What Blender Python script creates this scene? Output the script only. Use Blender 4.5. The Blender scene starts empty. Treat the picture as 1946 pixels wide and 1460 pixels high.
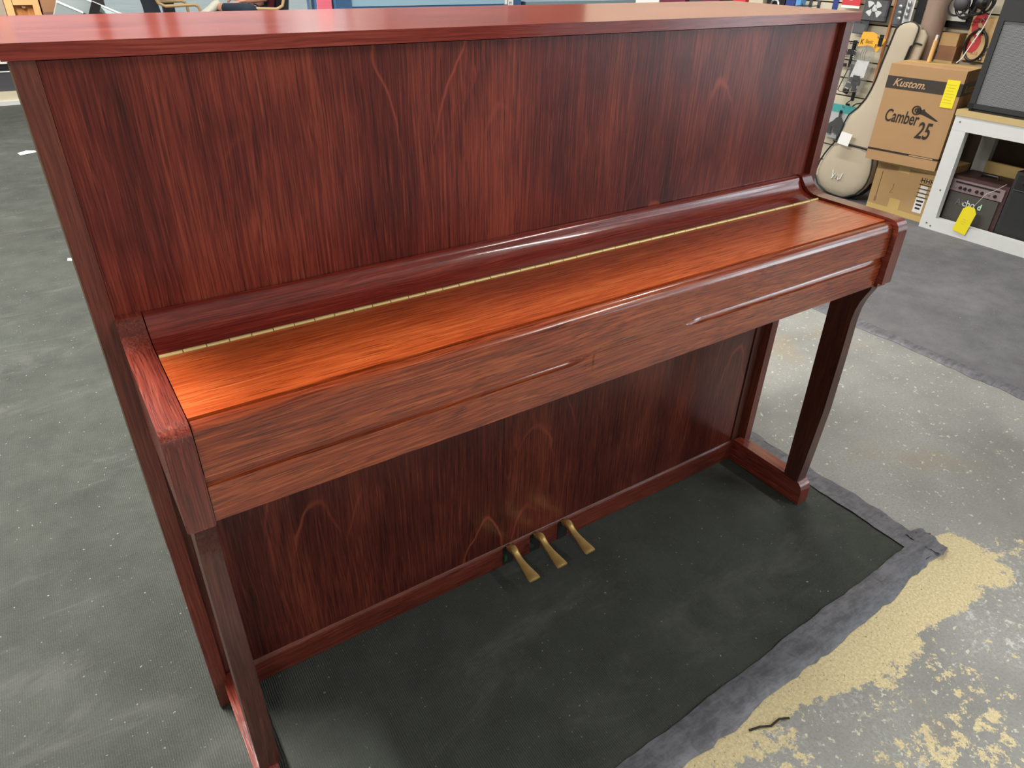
import bpy, bmesh, math, random
from mathutils import Vector, Matrix
random.seed(7)
PI = math.pi
SC = bpy.context.scene
COL = SC.collection

# ------------------------------------------------------------------ camera
cam_d = bpy.data.cameras.new('camera'); cam = bpy.data.objects.new('camera', cam_d); COL.objects.link(cam)
YAW, PITCH, ROLL, FPX = -0.59934, -0.55709, 0.02605, 1328.43
fw = Vector((-math.sin(YAW)*math.cos(PITCH), math.cos(YAW)*math.cos(PITCH), math.sin(PITCH)))
rt = Vector((math.cos(YAW), math.sin(YAW), 0)); up = rt.cross(fw)
r2 = math.cos(ROLL)*rt + math.sin(ROLL)*up; u2 = -math.sin(ROLL)*rt + math.cos(ROLL)*up
M = Matrix.Identity(4)
for i in range(3):
    M[i][0], M[i][1], M[i][2] = r2[i], u2[i], -fw[i]
M.translation = Vector((-0.0045, -0.9577, 1.2396))
cam.matrix_world = M
cam_d.sensor_fit = 'HORIZONTAL'; cam_d.sensor_width = 36.0; cam_d.lens = FPX/1946*36.0
cam_d.clip_start = 0.02; cam_d.clip_end = 200
SC.camera = cam

# ------------------------------------------------------------------ world, light, exposure
w = bpy.data.worlds.new('world'); SC.world = w; w.use_nodes = True
bg = w.node_tree.nodes['Background']; bg.inputs[0].default_value = (0.88, 0.94, 1.0, 1); bg.inputs[1].default_value = 0.7
SC.view_settings.view_transform = 'Standard'
try: SC.view_settings.look = 'None'
except Exception: pass
SC.view_settings.gamma = 1.0
SC.view_settings.use_curve_mapping = False
SC.view_settings.exposure = 0.0
SC.cycles.max_bounces = 6; SC.cycles.diffuse_bounces = 3; SC.cycles.glossy_bounces = 3; SC.cycles.adaptive_threshold = 0.02; SC.cycles.transmission_bounces = 3; SC.cycles.transparent_max_bounces = 6
SC.cycles.use_light_tree = False; SC.cycles.caustics_reflective = False; SC.cycles.caustics_refractive = False

def area(name, loc, target, sx, sy, watts, col=(1, 1, 1), portal=False):
    l = bpy.data.lights.new(name, 'AREA'); l.shape = 'RECTANGLE'; l.size = sx; l.size_y = sy
    l.energy = watts; l.color = col
    o = bpy.data.objects.new(name, l); COL.objects.link(o); o.location = loc
    d = (Vector(target)-Vector(loc)).normalized()
    o.rotation_euler = d.to_track_quat('-Z', 'Y').to_euler()
    if portal: l.cycles.is_portal = True
    return o
WALLX, CEIL, BACKY, FRONTY, LEFTX = 4.34, 3.15, 8.6, -6.0, -4.2
# daylight arriving through the storefront glazing on the right wall and the back wall
area('daylight_right_window', (WALLX+0.10, -3.65, 1.05), (0, -3.65, 1.0), 3.2, 1.45, 125, (0.80, 0.90, 1.0))
area('daylight_right_sky', (WALLX+0.07, -2.4, 2.25), (0, -2.4, 1.7), 3.6, 0.95, 30, (0.82, 0.91, 1.0))
TUBES = [(-0.75, 1.35, 250), (-0.75, 4.0, 110), (-0.75, 6.6, 70), (2.9, 1.6, 58), (2.9, 4.2, 60), (2.9, 6.8, 50), (3.0, -2.8, 55), (-0.9, -3.8, 60)]  # last lamp is an added fill for the piano's front
for i, (tx, ty, tw) in enumerate(TUBES):
    area('fluorescent_lamp', (tx, ty, CEIL-0.115), (tx, ty, 0), 0.16, 1.9, tw, (1.0, 0.965, 0.90))

# ------------------------------------------------------------------ helpers: nodes
def lin(c):
    return tuple(((x/255)/12.92 if x/255 <= 0.04045 else ((x/255+0.055)/1.055)**2.4) for x in c)
class G:
    def __init__(s, name):
        s.m = bpy.data.materials.new(name); s.m.use_nodes = True
        s.t = s.m.node_tree; s.t.nodes.clear()
        s.out = s.t.nodes.new('ShaderNodeOutputMaterial')
        s.co = s.t.nodes.new('ShaderNodeTexCoord')
    def put(s, sock, v):
        if isinstance(v, bpy.types.NodeSocket): s.t.links.new(v, sock)
        elif v is not None:
            if isinstance(v, (tuple, list)) and len(v) == 3 and sock.type == 'RGBA': v = (*v, 1)
            sock.default_value = v
    def n(s, t, ins=None, **kw):
        nd = s.t.nodes.new(t)
        for k, v in kw.items(): setattr(nd, k, v)
        for k, v in (ins or {}).items(): s.put(nd.inputs[k], v)
        return nd
    def math(s, op, a, b=None, c=None, clamp=False):
        nd = s.n('ShaderNodeMath', operation=op, use_clamp=clamp); s.put(nd.inputs[0], a)
        if b is not None: s.put(nd.inputs[1], b)
        if c is not None: s.put(nd.inputs[2], c)
        return nd.outputs[0]
    def mix(s, f, a, b, mode='MIX'):
        nd = s.n('ShaderNodeMix', data_type='RGBA', blend_type=mode)
        s.put(nd.inputs[0], f); s.put(nd.inputs[6], a); s.put(nd.inputs[7], b); return nd.outputs[2]
    def noise(s, vec, scale, detail=3, rough=0.55, dist=0.0):
        return s.n('ShaderNodeTexNoise', {'Vector': vec, 'Scale': scale, 'Detail': detail, 'Roughness': rough, 'Distortion': dist}).outputs['Fac']
    def mapv(s, sc=(1, 1, 1), loc=(0, 0, 0), rot=(0, 0, 0), vec=None):
        return s.n('ShaderNodeMapping', {'Vector': vec or s.co.outputs['Object'], 'Scale': sc, 'Location': loc, 'Rotation': rot}).outputs[0]
    def ramp(s, f, stops, mode='LINEAR'):
        nd = s.n('ShaderNodeValToRGB', {'Fac': f}); cr = nd.color_ramp; cr.interpolation = mode
        while len(cr.elements) < len(stops): cr.elements.new(0.5)
        for e, (p, c) in zip(cr.elements, stops): e.position = p; e.color = (*c, 1) if len(c) == 3 else c
        return nd.outputs[0]
    def rng(s, f, a, b, c=0.0, d=1.0, smooth=True):
        return s.n('ShaderNodeMapRange', {'Value': f, 'From Min': a, 'From Max': b, 'To Min': c, 'To Max': d}, interpolation_type='SMOOTHSTEP' if smooth else 'LINEAR').outputs[0]
    def sep(s, vec=None):
        return s.n('ShaderNodeSeparateXYZ', {0: vec or s.co.outputs['Object']}).outputs
    def bump(s, h, strength=0.2, dist=0.001):
        return s.n('ShaderNodeBump', {'Height': h, 'Strength': strength, 'Distance': dist}).outputs[0]
    def pbr(s, color, rough=0.5, metallic=0.0, normal=None, coat=0.0, coat_rough=0.1, spec=None, **extra):
        b = s.n('ShaderNodeBsdfPrincipled'); s.put(b.inputs['Base Color'], color); s.put(b.inputs['Roughness'], rough)
        s.put(b.inputs['Metallic'], metallic)
        if normal is not None: s.put(b.inputs['Normal'], normal)
        if coat: s.put(b.inputs['Coat Weight'], coat); s.put(b.inputs['Coat Roughness'], coat_rough)
        if spec is not None: s.put(b.inputs['Specular IOR Level'], spec)
        for k, v in extra.items(): s.put(b.inputs[k.replace('_', ' ')], v)
        s.t.links.new(b.outputs[0], s.out.inputs[0]); return s.m

MATS = {}
def simple(name, rgb, rough=0.5, metallic=0.0, var=0.10, scale=40, bump=0.0, bscale=300, bdist=0.0006, coat=0.0, spec=None):
    if name in MATS: return MATS[name]
    g = G(name); c = lin(rgb)
    nz = g.noise(g.co.outputs['Object'], scale, 4)
    col = g.mix(nz, tuple(x*(1-var) for x in c), tuple(min(1, x*(1+var)) for x in c))
    nrm = g.bump(g.noise(g.co.outputs['Object'], bscale, 2), bump, bdist) if bump else None
    MATS[name] = g.pbr(col, rough, metallic, nrm, coat=coat, spec=spec); return MATS[name]

def wood(name, axis, dark, mid, light, rough=0.28, coat=0.35, coat_rough=0.14, flame=0.0, seed=0.0, streak=1.0, bump=0.12, pore=0.5, blotch=0.4, spec=0.4):
    """red-brown stained veneer; axis = grain direction"""
    g = G(name); ai = 'xyz'.index(axis)
    def sc(along, across):
        v = [across]*3; v[ai] = along; return tuple(v)
    loc = (seed, seed*1.7, seed*0.6)
    wob = g.noise(g.mapv(sc(1.3, 5), loc), 1.0, 3)
    o = g.co.outputs['Object']
    wv = g.n('ShaderNodeVectorMath', {0: o, 1: g.n('ShaderNodeVectorMath', {0: wob, 'Scale': 0.035}, operation='SCALE').outputs[0]}, operation='ADD').outputs[0]
    s1 = g.noise(g.mapv(sc(5.0, 260), loc, vec=wv), 1.0, 2, 0.65)
    s2 = g.noise(g.mapv(sc(0.9, 14), loc, vec=wv), 1.0, 1, 0.5)
    blot = g.noise(g.mapv((3.2, 3.2, 3.2), loc), 1.0, 3, 0.6)
    d1 = g.math('MULTIPLY', g.math('SUBTRACT', s1, 0.5), 1.25*streak)
    d2 = g.math('MULTIPLY', g.math('SUBTRACT', s2, 0.5), 0.9*(0.4+blotch))
    d3 = g.math('MULTIPLY', g.math('SUBTRACT', blot, 0.5), 2.2*blotch)
    f = g.math('ADD', g.math('ADD', d1, d2), g.math('ADD', d3, 0.48), clamp=True)
    col = g.ramp(f, [(0.0, lin(dark)), (0.48, lin(mid)), (1.0, lin(light))])
    pores = g.noise(g.mapv(sc(16, 560), loc, vec=wv), 1.0, 2, 0.5)
    pm = g.rng(pores, 0.50, 0.66)
    col = g.mix(g.math('MULTIPLY', pm, pore), col, tuple(x*0.42 for x in lin(dark)))
    lp = g.rng(g.noise(g.mapv(sc(12, 400), (5+seed, 2, 1), vec=wv), 1.0, 2, 0.5), 0.56, 0.72)
    col = g.mix(g.math('MULTIPLY', lp, 0.22*pore*2), col, tuple(min(1, x*1.7) for x in lin(light)))
    h = g.math('ADD', g.math('MULTIPLY', pm, -1.0), lp)
    if flame:
        # flat-sawn arches: rings of a tapering log cut along the leaf
        x, y, z = g.sep(o)
        wn = g.math('MULTIPLY', g.math('SUBTRACT', g.noise(g.mapv((3.0, 3.0, 2.2), (seed+3, 0, 0)), 1.0, 4, 0.62), 0.5), 0.13)
        px = g.math('ADD', x, wn)
        dx = g.math('SUBTRACT', g.math('PINGPONG', g.math('ADD', px, 0.09), 0.19), 0.06)
        r = g.math('SQRT', g.math('ADD', g.math('MULTIPLY', dx, dx), 0.0012))
        zz = g.math('ADD', g.math('MULTIPLY', z, 0.27), g.math('MULTIPLY', g.noise(g.mapv((9, 9, 4), (seed, 1, 2)), 1.0, 3), 0.02))
        ring = g.math('FRACT', g.math('MULTIPLY', g.math('ADD', r, zz), 17.0))
        line = g.math('SUBTRACT', 1.0, g.rng(g.math('ABSOLUTE', g.math('SUBTRACT', ring, 0.5)), 0.0, 0.055))
        near = g.math('SUBTRACT', 1.0, g.rng(r, 0.075, 0.12))
        gate = g.rng(g.noise(g.mapv((2.6, 2.6, 2.6), (9+seed, 4, 2)), 1.0, 2), 0.47, 0.60)
        lm = g.math('MULTIPLY', g.math('MULTIPLY', line, near), g.math('MULTIPLY', gate, flame))
        col = g.mix(lm, col, tuple(x*1.25 for x in lin(light)))
        sh = g.math('MULTIPLY', g.math('MULTIPLY', g.rng(ring, 0.5, 1.0), near), g.math('MULTIPLY', gate, 0.35*flame))
        col = g.mix(sh, col, tuple(x*0.7 for x in lin(dark)))
    nrm = g.bump(h, bump, 0.0006)
    return g.pbr(col, rough, 0, nrm, coat=coat, coat_rough=coat_rough, spec=spec)

# ------------------------------------------------------------------ helpers: meshes
class B:
    def __init__(s): s.bm = bmesh.new()
    def box(s, x0, x1, y0, y1, z0, z1):
        v = [s.bm.verts.new(p) for p in ((x0,y0,z0),(x1,y0,z0),(x1,y1,z0),(x0,y1,z0),(x0,y0,z1),(x1,y0,z1),(x1,y1,z1),(x0,y1,z1))]
        for f in ((0,3,2,1),(4,5,6,7),(0,1,5,4),(1,2,6,5),(2,3,7,6),(3,0,4,7)): s.bm.faces.new([v[i] for i in f])
        return s
    def loft(s, rings, cap=True, closed=True):
        R = [[s.bm.verts.new(p) for p in r] for r in rings]
        n = len(R[0])
        for a, b in zip(R, R[1:]):
            for i in range(n if closed else n-1):
                j = (i+1) % n
                s.bm.faces.new((a[i], a[j], b[j], b[i]))
        if cap and closed:
            s.bm.faces.new(list(reversed(R[0]))); s.bm.faces.new(R[-1])
        return s
    def prism(s, prof, axis, a0, a1):
        def P(p, a):
            return {'x': (a, p[0], p[1]), 'y': (p[0], a, p[1]), 'z': (p[0], p[1], a)}[axis]
        return s.loft([[P(p, a0) for p in prof], [P(p, a1) for p in prof]])
    def tube(s, pts, r, n=8, closed=False):
        pts = [Vector(p) for p in pts]; m = len(pts)
        rr = r if isinstance(r, (list, tuple)) else [r]*m
        rings = []; prev = None
        for i, p in enumerate(pts):
            a = pts[i-1] if (i > 0 or closed) else p; b = pts[(i+1) % m] if (i < m-1 or closed) else p
            t = (b-a).normalized()
            if prev is None:
                up_ = Vector((0, 0, 1)) if abs(t.z) < 0.9 else Vector((1, 0, 0))
                nn = t.cross(up_).normalized()
            else:
                nn = (prev - t*prev.dot(t)).normalized()
            prev = nn; bb = t.cross(nn)
            rings.append([p + rr[i]*(math.cos(2*PI*k/n)*nn + math.sin(2*PI*k/n)*bb) for k in range(n)])
        if closed:
            return s.loft(rings+[rings[0]], cap=False)
        return s.loft(rings)
    def lathe(s, prof, n=20, c=(0, 0, 0)):
        rings = [[(c[0]+r*math.cos(2*PI*k/n), c[1]+r*math.sin(2*PI*k/n), c[2]+z) for k in range(n)] for r, z in prof]
        return s.loft(rings)
    def ball(s, c, rx, ry=None, rz=None, u=14, v=9):
        ry = ry or rx; rz = rz or rx
        rings = []
        for j in range(v+1):
            a = -PI/2 + PI*j/v; k = max(math.cos(a), 0.02)
            rings.append([(c[0]+rx*k*math.cos(2*PI*i/u), c[1]+ry*k*math.sin(2*PI*i/u), c[2]+rz*math.sin(a)) for i in range(u)])
        return s.loft(rings)
    def bevel(s, wd, seg=2):
        es = [e for e in s.bm.edges if len(e.link_faces) == 2 and e.calc_face_angle(0) > 0.5]
        bmesh.ops.bevel(s.bm, geom=es, offset=wd, segments=seg, affect='EDGES', profile=0.6, clamp_overlap=True)
        return s
    def mesh(s, name, mat=None, ang=38):
        bmesh.ops.recalc_face_normals(s.bm, faces=s.bm.faces[:])
        me = bpy.data.meshes.new(name); s.bm.to_mesh(me); s.bm.free()
        if mat: me.materials.append(mat)
        for p in me.polygons: p.use_smooth = True
        me.set_sharp_from_angle(angle=math.radians(ang))
        return me
    def build(s, name, mat, parent=None, loc=(0, 0, 0), rot=(0, 0, 0), ang=38):
        return link(name, s.mesh(name, mat, ang), parent, loc, rot)
def front_faces(o, mat):
    o.data.materials.append(mat)
    for p in o.data.polygons:
        if abs(p.normal.y) > 0.72: p.material_index = 1
    return o
def link(name, me, parent=None, loc=(0, 0, 0), rot=(0, 0, 0)):
    o = bpy.data.objects.new(name, me); COL.objects.link(o)
    o.location = loc; o.rotation_euler = rot; o.parent = parent; return o
def tag(o, label=None, cat=None, group=None, kind=None):
    if label: o['label'] = label
    if cat: o['category'] = cat
    if group: o['group'] = group
    if kind: o['kind'] = kind
    return o
def thing(name, label, cat, loc=(0, 0, 0), rz=0.0, group=None, rot=None):
    o = bpy.data.objects.new(name, None); COL.objects.link(o); o.empty_display_size = 0.05
    o.location = loc; o.rotation_euler = rot or (0, 0, rz); return tag(o, label, cat, group)
def box(name, mat, parent, x0, x1, y0, y1, z0, z1, bev=0.0, seg=2, loc=(0, 0, 0), rot=(0, 0, 0)):
    b = B().box(x0, x1, y0, y1, z0, z1)
    if bev: b.bevel(bev, seg)
    return b.build(name, mat, parent, loc, rot)
def text(name, body, size, mat, parent, loc, sx=1.0, shear=0.0, rot=(PI/2, 0, 0), ext=0.0006, align='LEFT', spacing=1.0, bold=0.0):
    cu = bpy.data.curves.new(name, 'FONT'); cu.body = body; cu.size = size; cu.shear = shear; cu.extrude = ext
    cu.align_x = align; cu.space_character = spacing; cu.offset = bold; cu.resolution_u = 4
    t = bpy.data.objects.new(name, cu); COL.objects.link(t)
    dg = bpy.context.evaluated_depsgraph_get()
    me = bpy.data.meshes.new_from_object(t.evaluated_get(dg)); me.materials.clear(); me.materials.append(mat)
    COL.objects.unlink(t); bpy.data.objects.remove(t)
    o = link(name, me, parent, loc, rot); o.scale = (sx, 1, 1); return o
def struct(o): return tag(o, kind='structure')

# ------------------------------------------------------------------ materials
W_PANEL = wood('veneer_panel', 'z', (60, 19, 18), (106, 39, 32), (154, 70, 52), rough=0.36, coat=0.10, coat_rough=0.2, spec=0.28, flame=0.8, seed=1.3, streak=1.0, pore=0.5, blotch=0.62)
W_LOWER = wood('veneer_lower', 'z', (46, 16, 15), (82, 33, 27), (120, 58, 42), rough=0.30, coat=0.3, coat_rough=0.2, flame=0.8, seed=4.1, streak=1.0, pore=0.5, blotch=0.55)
W_LONG = wood('stained_board', 'x', (96, 34, 16), (144, 60, 29), (188, 98, 50), rough=0.26, coat=0.8, coat_rough=0.12, seed=2.2, pore=0.7, blotch=0.25)
W_LID = wood('stained_lid', 'x', (104, 36, 30), (142, 54, 44), (172, 84, 68), rough=0.18, coat=0.0, spec=0.35, seed=6.2, pore=0.35, bump=0.05)
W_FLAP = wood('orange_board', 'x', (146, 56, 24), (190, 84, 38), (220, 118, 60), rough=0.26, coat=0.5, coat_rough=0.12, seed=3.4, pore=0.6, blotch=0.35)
W_RED = wood('red_board', 'x', (98, 28, 24), (138, 46, 36), (168, 76, 54), rough=0.24, coat=0.9, coat_rough=0.1, seed=5.4, pore=0.5, blotch=0.3)
W_SIDE = wood('stained_side', 'z', (76, 32, 25), (106, 48, 37), (136, 72, 54), rough=0.32, coat=0.3, coat_rough=0.2, seed=7.7, pore=0.45)
W_ARM = wood('stained_arm', 'y', (88, 32, 25), (124, 50, 38), (158, 82, 60), rough=0.26, coat=0.7, coat_rough=0.11, seed=8.8, pore=0.6, blotch=0.3)
W_ARMV = wood('stained_arm_front', 'z', (80, 30, 24), (112, 46, 36), (142, 72, 54), rough=0.28, coat=0.6, coat_rough=0.12, seed=8.1, pore=0.55, blotch=0.3)
W_RAIL = wood('stained_rail', 'x', (68, 26, 20), (102, 44, 34), (134, 68, 50), rough=0.32, coat=0.3, coat_rough=0.2, seed=3.9, pore=0.5, blotch=0.3)
W_LEG = wood('stained_leg', 'z', (52, 24, 20), (78, 40, 32), (106, 62, 48), rough=0.32, coat=0.25, coat_rough=0.2, seed=9.1, pore=0.4)

def brass():
    g = G('brass'); o = g.co.outputs['Object']
    nz = g.noise(o, 60, 4)
    col = g.mix(nz, lin((212, 170, 100)), lin((240, 208, 138)))
    return g.pbr(col, g.rng(nz, 0.3, 0.7, 0.30, 0.40), 0.72, g.bump(g.noise(o, 400, 2), 0.05, 0.0004))
BRASS = brass()
HINGE = simple('hinge_brass', (232, 210, 146), 0.42, 0.45, 0.12, 30)
STEEL = simple('steel', (176, 178, 180), 0.32, 1.0, 0.1, 60)
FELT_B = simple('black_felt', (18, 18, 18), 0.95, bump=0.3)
FELT_G = simple('green_felt', (22, 70, 40), 0.95, bump=0.3)
GAPBLK = simple('gap_shade', (30, 12, 10), 0.7)  # shade inside the gaps, painted as a near-black colour

def carpet(name, rgb, rot, period, rib=0.5, light=0.16):
    g = G(name); c = lin(rgb)
    v = g.mapv((1, 1, 1), rot=(0, 0, rot))
    x, y, z = g.sep(v)
    wob = g.math('MULTIPLY', g.noise(v, 30, 2), 0.004)
    band = g.math('SINE', g.math('MULTIPLY', g.math('ADD', x, wob), 2*PI/period))
    tuft = g.noise(g.mapv((1.0, 0.5, 1.0), rot=(0, 0, rot)), 420, 3, 0.7)
    big = g.noise(v, 1.4, 4, 0.6); mid = g.noise(v, 9, 5, 0.65)
    f = g.math('ADD', g.math('MULTIPLY', big, 0.55), g.math('MULTIPLY', mid, 0.45))
    col = g.mix(g.rng(f, 0.32, 0.7), tuple(k*0.66 for k in c), tuple(k*1.28 for k in c))
    col = g.mix(g.math('MULTIPLY', g.rng(tuft, 0.35, 0.75), light*1.8), col, tuple(min(1, k*2.3) for k in c))
    col = g.mix(g.math('MULTIPLY', g.rng(band, -1, 1), rib*0.5), col, tuple(k*0.5 for k in c))
    fl = g.rng(g.noise(v, 110, 2, 0.5), 0.70, 0.76)
    col = g.mix(g.math('MULTIPLY', fl, 0.7), col, lin((170, 172, 165)))
    scuff = g.math('MULTIPLY', g.rng(g.noise(g.mapv((2.0, 6, 1), rot=(0, 0, 0.6)), 1.0, 6, 0.75, 0.6), 0.50, 0.74), 0.42)
    col = g.mix(scuff, col, lin((112, 112, 110)))
    h = g.math('ADD', g.math('MULTIPLY', band, rib), tuft)
    return g.pbr(col, 0.92, 0, g.bump(h, 0.5, 0.0012), spec=0.2)
CARPET_A = carpet('ribbed_carpet', (70, 73, 69), 0.02, 0.0042, 0.55)
CARPET_B = carpet('worn_carpet', (104, 104, 107), 0.3, 0.006, 0.25)

def concrete():
    g = G('painted_concrete'); o = g.co.outputs['Object']; x, y, z = g.sep()
    base = g.mix(g.rng(g.noise(o, 1.7, 5, 0.6), 0.3, 0.7), lin((126, 126, 124)), lin((160, 160, 157)))
    fine = g.noise(o, 160, 4, 0.7)
    base = g.mix(g.math('MULTIPLY', g.rng(fine, 0.4, 0.75), 0.5), base, lin((110, 112, 110)))
    spk = g.rng(g.noise(o, 70, 3, 0.6), 0.63, 0.70)
    base = g.mix(g.math('MULTIPLY', spk, 0.75), base, lin((216, 214, 196)))
    white = g.rng(g.noise(g.mapv(loc=(4, 1, 0)), 60, 6, 0.8), 0.52, 0.62)
    fr = g.rng(y, -0.52, -0.70)                       # worn zone in front of the rug
    wz = g.math('MULTIPLY', g.math('MULTIPLY', white, fr), g.rng(g.noise(o, 3.3, 3), 0.42, 0.62))
    base = g.mix(g.math('MULTIPLY', wz, 0.8), base, lin((206, 208, 206)))
    # flaked patches baring the old yellow coat: a worn strip along the rug's front edge, scattered flakes beyond
    n1 = g.math('ADD', g.math('MULTIPLY', g.noise(o, 9, 9, 0.74), 0.55), g.math('MULTIPLY', g.noise(g.mapv(loc=(7, 3, 0)), 42, 8, 0.78), 0.45))
    dist = g.math('SUBTRACT', -0.535, g.math('ADD', y, g.math('MULTIPLY', g.math('SUBTRACT', x, 1.1), 0.045)))
    dist = g.math('SUBTRACT', dist, g.math('MULTIPLY', g.math('SUBTRACT', g.noise(o, 5, 4), 0.5), 0.10))
    strip = g.math('SUBTRACT', 1.0, g.rng(dist, 0.03, 0.14))
    strip = g.math('MULTIPLY', g.math('MULTIPLY', strip, g.rng(x, 1.74, 1.62)), g.rng(dist, -0.10, -0.03))
    scat = g.math('MULTIPLY', g.rng(g.noise(g.mapv((1.0, 2.2, 1), rot=(0, 0, 0.4)), 3.2, 3), 0.38, 0.62), g.rng(y, -0.42, -0.66))
    thr = g.math('ADD', g.math('ADD', n1, g.math('MULTIPLY', strip, 0.30)), g.math('MULTIPLY', scat, 0.105))
    m = g.math('MAXIMUM', g.rng(thr, 0.635, 0.655), g.rng(g.math('ADD', g.noise(g.mapv(loc=(1, 8, 0)), 34, 7, 0.75), g.math('MULTIPLY', scat, 0.13)), 0.665, 0.69))
    yc = g.mix(g.rng(fine, 0.35, 0.7), lin((196, 180, 138)), lin((222, 208, 172)))
    yc = g.mix(g.math('MULTIPLY', g.rng(g.noise(o, 230, 3), 0.64, 0.70), 0.85), yc, lin((112, 100, 76)))
    col = g.mix(m, base, yc)
    st = g.math('MULTIPLY', g.rng(g.noise(g.mapv(loc=(2.3, 0.4, 0)), 2.0, 3), 0.60, 0.72), 0.4)
    col = g.mix(st, col, lin((150, 132, 100)))
    h = g.math('ADD', g.math('MULTIPLY', m, -0.8), g.math('MULTIPLY', fine, 0.35))
    return g.pbr(col, 0.6, 0, g.bump(h, 0.12, 0.0008), spec=0.35)
CONCRETE = concrete()

def tape():
    g = G('duct_tape'); o = g.co.outputs['Object']
    a = g.noise(o, 30, 6, 0.7, 0.8); b = g.noise(g.mapv((1, 5, 1), rot=(0, 0, 0.5)), 14, 5, 0.7)
    col = g.mix(g.rng(g.math('ADD', a, b), 0.75, 1.25), lin((84, 84, 90)), lin((116, 116, 124)))
    return g.pbr(col, 0.42, 0, g.bump(g.math('ADD', a, b), 0.45, 0.002), spec=0.35)
TAPE = tape()

def cardboard(name, rgb):
    g = G(name); o = g.co.outputs['Object']; c = lin(rgb)
    flute = g.noise(g.mapv((2, 2, 130)), 1.0, 2)
    col = g.mix(g.noise(o, 5, 4), tuple(k*0.86 for k in c), tuple(k*1.08 for k in c))
    col = g.mix(g.math('MULTIPLY', flute, 0.14), col, tuple(k*0.7 for k in c))
    return g.pbr(col, 0.8, 0, g.bump(flute, 0.1, 0.001), spec=0.25)
CARD = cardboard('cardboard', (184, 146, 106)); CARD2 = cardboard('cardboard_pale', (186, 152, 106)); CARD3 = cardboard('cardboard_brown', (150, 110, 82))
KRAFT = simple('packing_tape', (206, 176, 112), 0.35, 0, 0.06, 20)
INK = simple('black_ink', (44, 36, 30), 0.6, 0, 0.05)
WHITEP = simple('white_paint', (214, 216, 216), 0.5, 0, 0.05, 25, bump=0.15, bscale=90)
PLY = simple('plywood', (196, 172, 122), 0.65, 0, 0.10, 14, bump=0.1)
PLY2 = simple('plywood_shelf', (188, 160, 104), 0.65, 0, 0.10, 14)
TOLEX = simple('black_tolex', (42, 43, 46), 0.55, 0, 0.12, 300, bump=0.5, bscale=700)
def grille(name, a, b, sc):
    g = G(name); v = g.mapv((sc, sc, sc), rot=(0, PI/4, 0)); x, y, z = g.sep(v)
    k = g.math('MULTIPLY', g.math('SINE', x), g.math('SINE', z))
    col = g.mix(g.rng(k, -0.6, 0.6), lin(a), lin(b))
    return g.pbr(col, 0.7, 0, g.bump(k, 0.4, 0.001), spec=0.3)
GRILLE = grille('grille_cloth', (78, 79, 82), (146, 148, 152), 900)
GRILLE2 = grille('grille_cloth_grey', (60, 58, 56), (98, 94, 90), 1100)
BROWN = simple('brown_tolex', (72, 48, 46), 0.5, 0, 0.15, 90, bump=0.4, bscale=600)
MAUVE = simple('mauve_panel', (140, 120, 122), 0.45, 0, 0.06)
BLACK = simple('black_plastic', (28, 28, 30), 0.38, 0, 0.1)
BLACKM = simple('black_rubber', (34, 34, 36), 0.6, 0, 0.1)
DGREY = simple('dark_grey', (70, 70, 76), 0.6)
YELLOW = simple('yellow_tag', (244, 226, 40), 0.6, 0, 0.03)
WHITE = simple('white_paper', (232, 232, 230), 0.7, 0, 0.03)
CREAM = simple('cream_laminate', (206, 197, 174), 0.5, 0, 0.06, 8)
GROOVE = simple('slat_groove', (74, 58, 44), 0.7)
CANVAS = simple('beige_canvas', (178, 166, 146), 0.85, 0, 0.10, 9, bump=0.4, bscale=500)
PIPING = simple('black_piping', (26, 25, 25), 0.6)
ORANGEC = simple('orange_card', (236, 176, 58), 0.6, 0, 0.06)
TEAL = simple('teal_card', (72, 160, 160), 0.6, 0, 0.08)
RED = simple('red_card', (206, 62, 70), 0.55, 0, 0.06)
BURG = simple('burgundy_card', (112, 44, 66), 0.55, 0, 0.06)
BLUE = simple('blue_card', (48, 66, 134), 0.5, 0, 0.06)
SKY = simple('light_blue_card', (96, 160, 214), 0.5, 0, 0.06)
TAN = simple('tan_card', (216, 180, 130), 0.65, 0, 0.05)
STRING = simple('white_string', (206, 204, 198), 0.8)
PIPE = simple('painted_pipe', (146, 124, 112), 0.5, 0, 0.14, 12)
WALLP = simple('wall_paint', (198, 196, 188), 0.8, 0, 0.04, 4)
CEILP = simple('ceiling_paint', (205, 203, 196), 0.85, 0, 0.04, 4)
CLEARB = None
def clear():
    g = G('clear_plastic')
    t = g.n('ShaderNodeBsdfTransparent', {0: (0.92, 0.93, 0.94, 1)}); s = g.n('ShaderNodeBsdfGlossy', {0: (1, 1, 1, 1), 1: 0.18})
    d = g.n('ShaderNodeBsdfDiffuse', {0: (0.75, 0.75, 0.74, 1)})
    fr = g.n('ShaderNodeLayerWeight', {0: 0.25}).outputs[1]
    m1 = g.n('ShaderNodeMixShader', {0: 0.07}); g.t.links.new(t.outputs[0], m1.inputs[1]); g.t.links.new(d.outputs[0], m1.inputs[2])
    wr = g.rng(g.noise(g.co.outputs['Object'], 38, 4, 0.6, 1.0), 0.54, 0.66)
    m2 = g.n('ShaderNodeMixShader', {0: g.math('ADD', g.math('MULTIPLY', fr, 0.25), g.math('MULTIPLY', wr, 0.16), clamp=True)})
    g.t.links.new(m1.outputs[0], m2.inputs[1]); g.t.links.new(s.outputs[0], m2.inputs[2])
    g.t.links.new(m2.outputs[0], g.out.inputs[0]); return g.m
CLEAR = clear()
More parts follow.
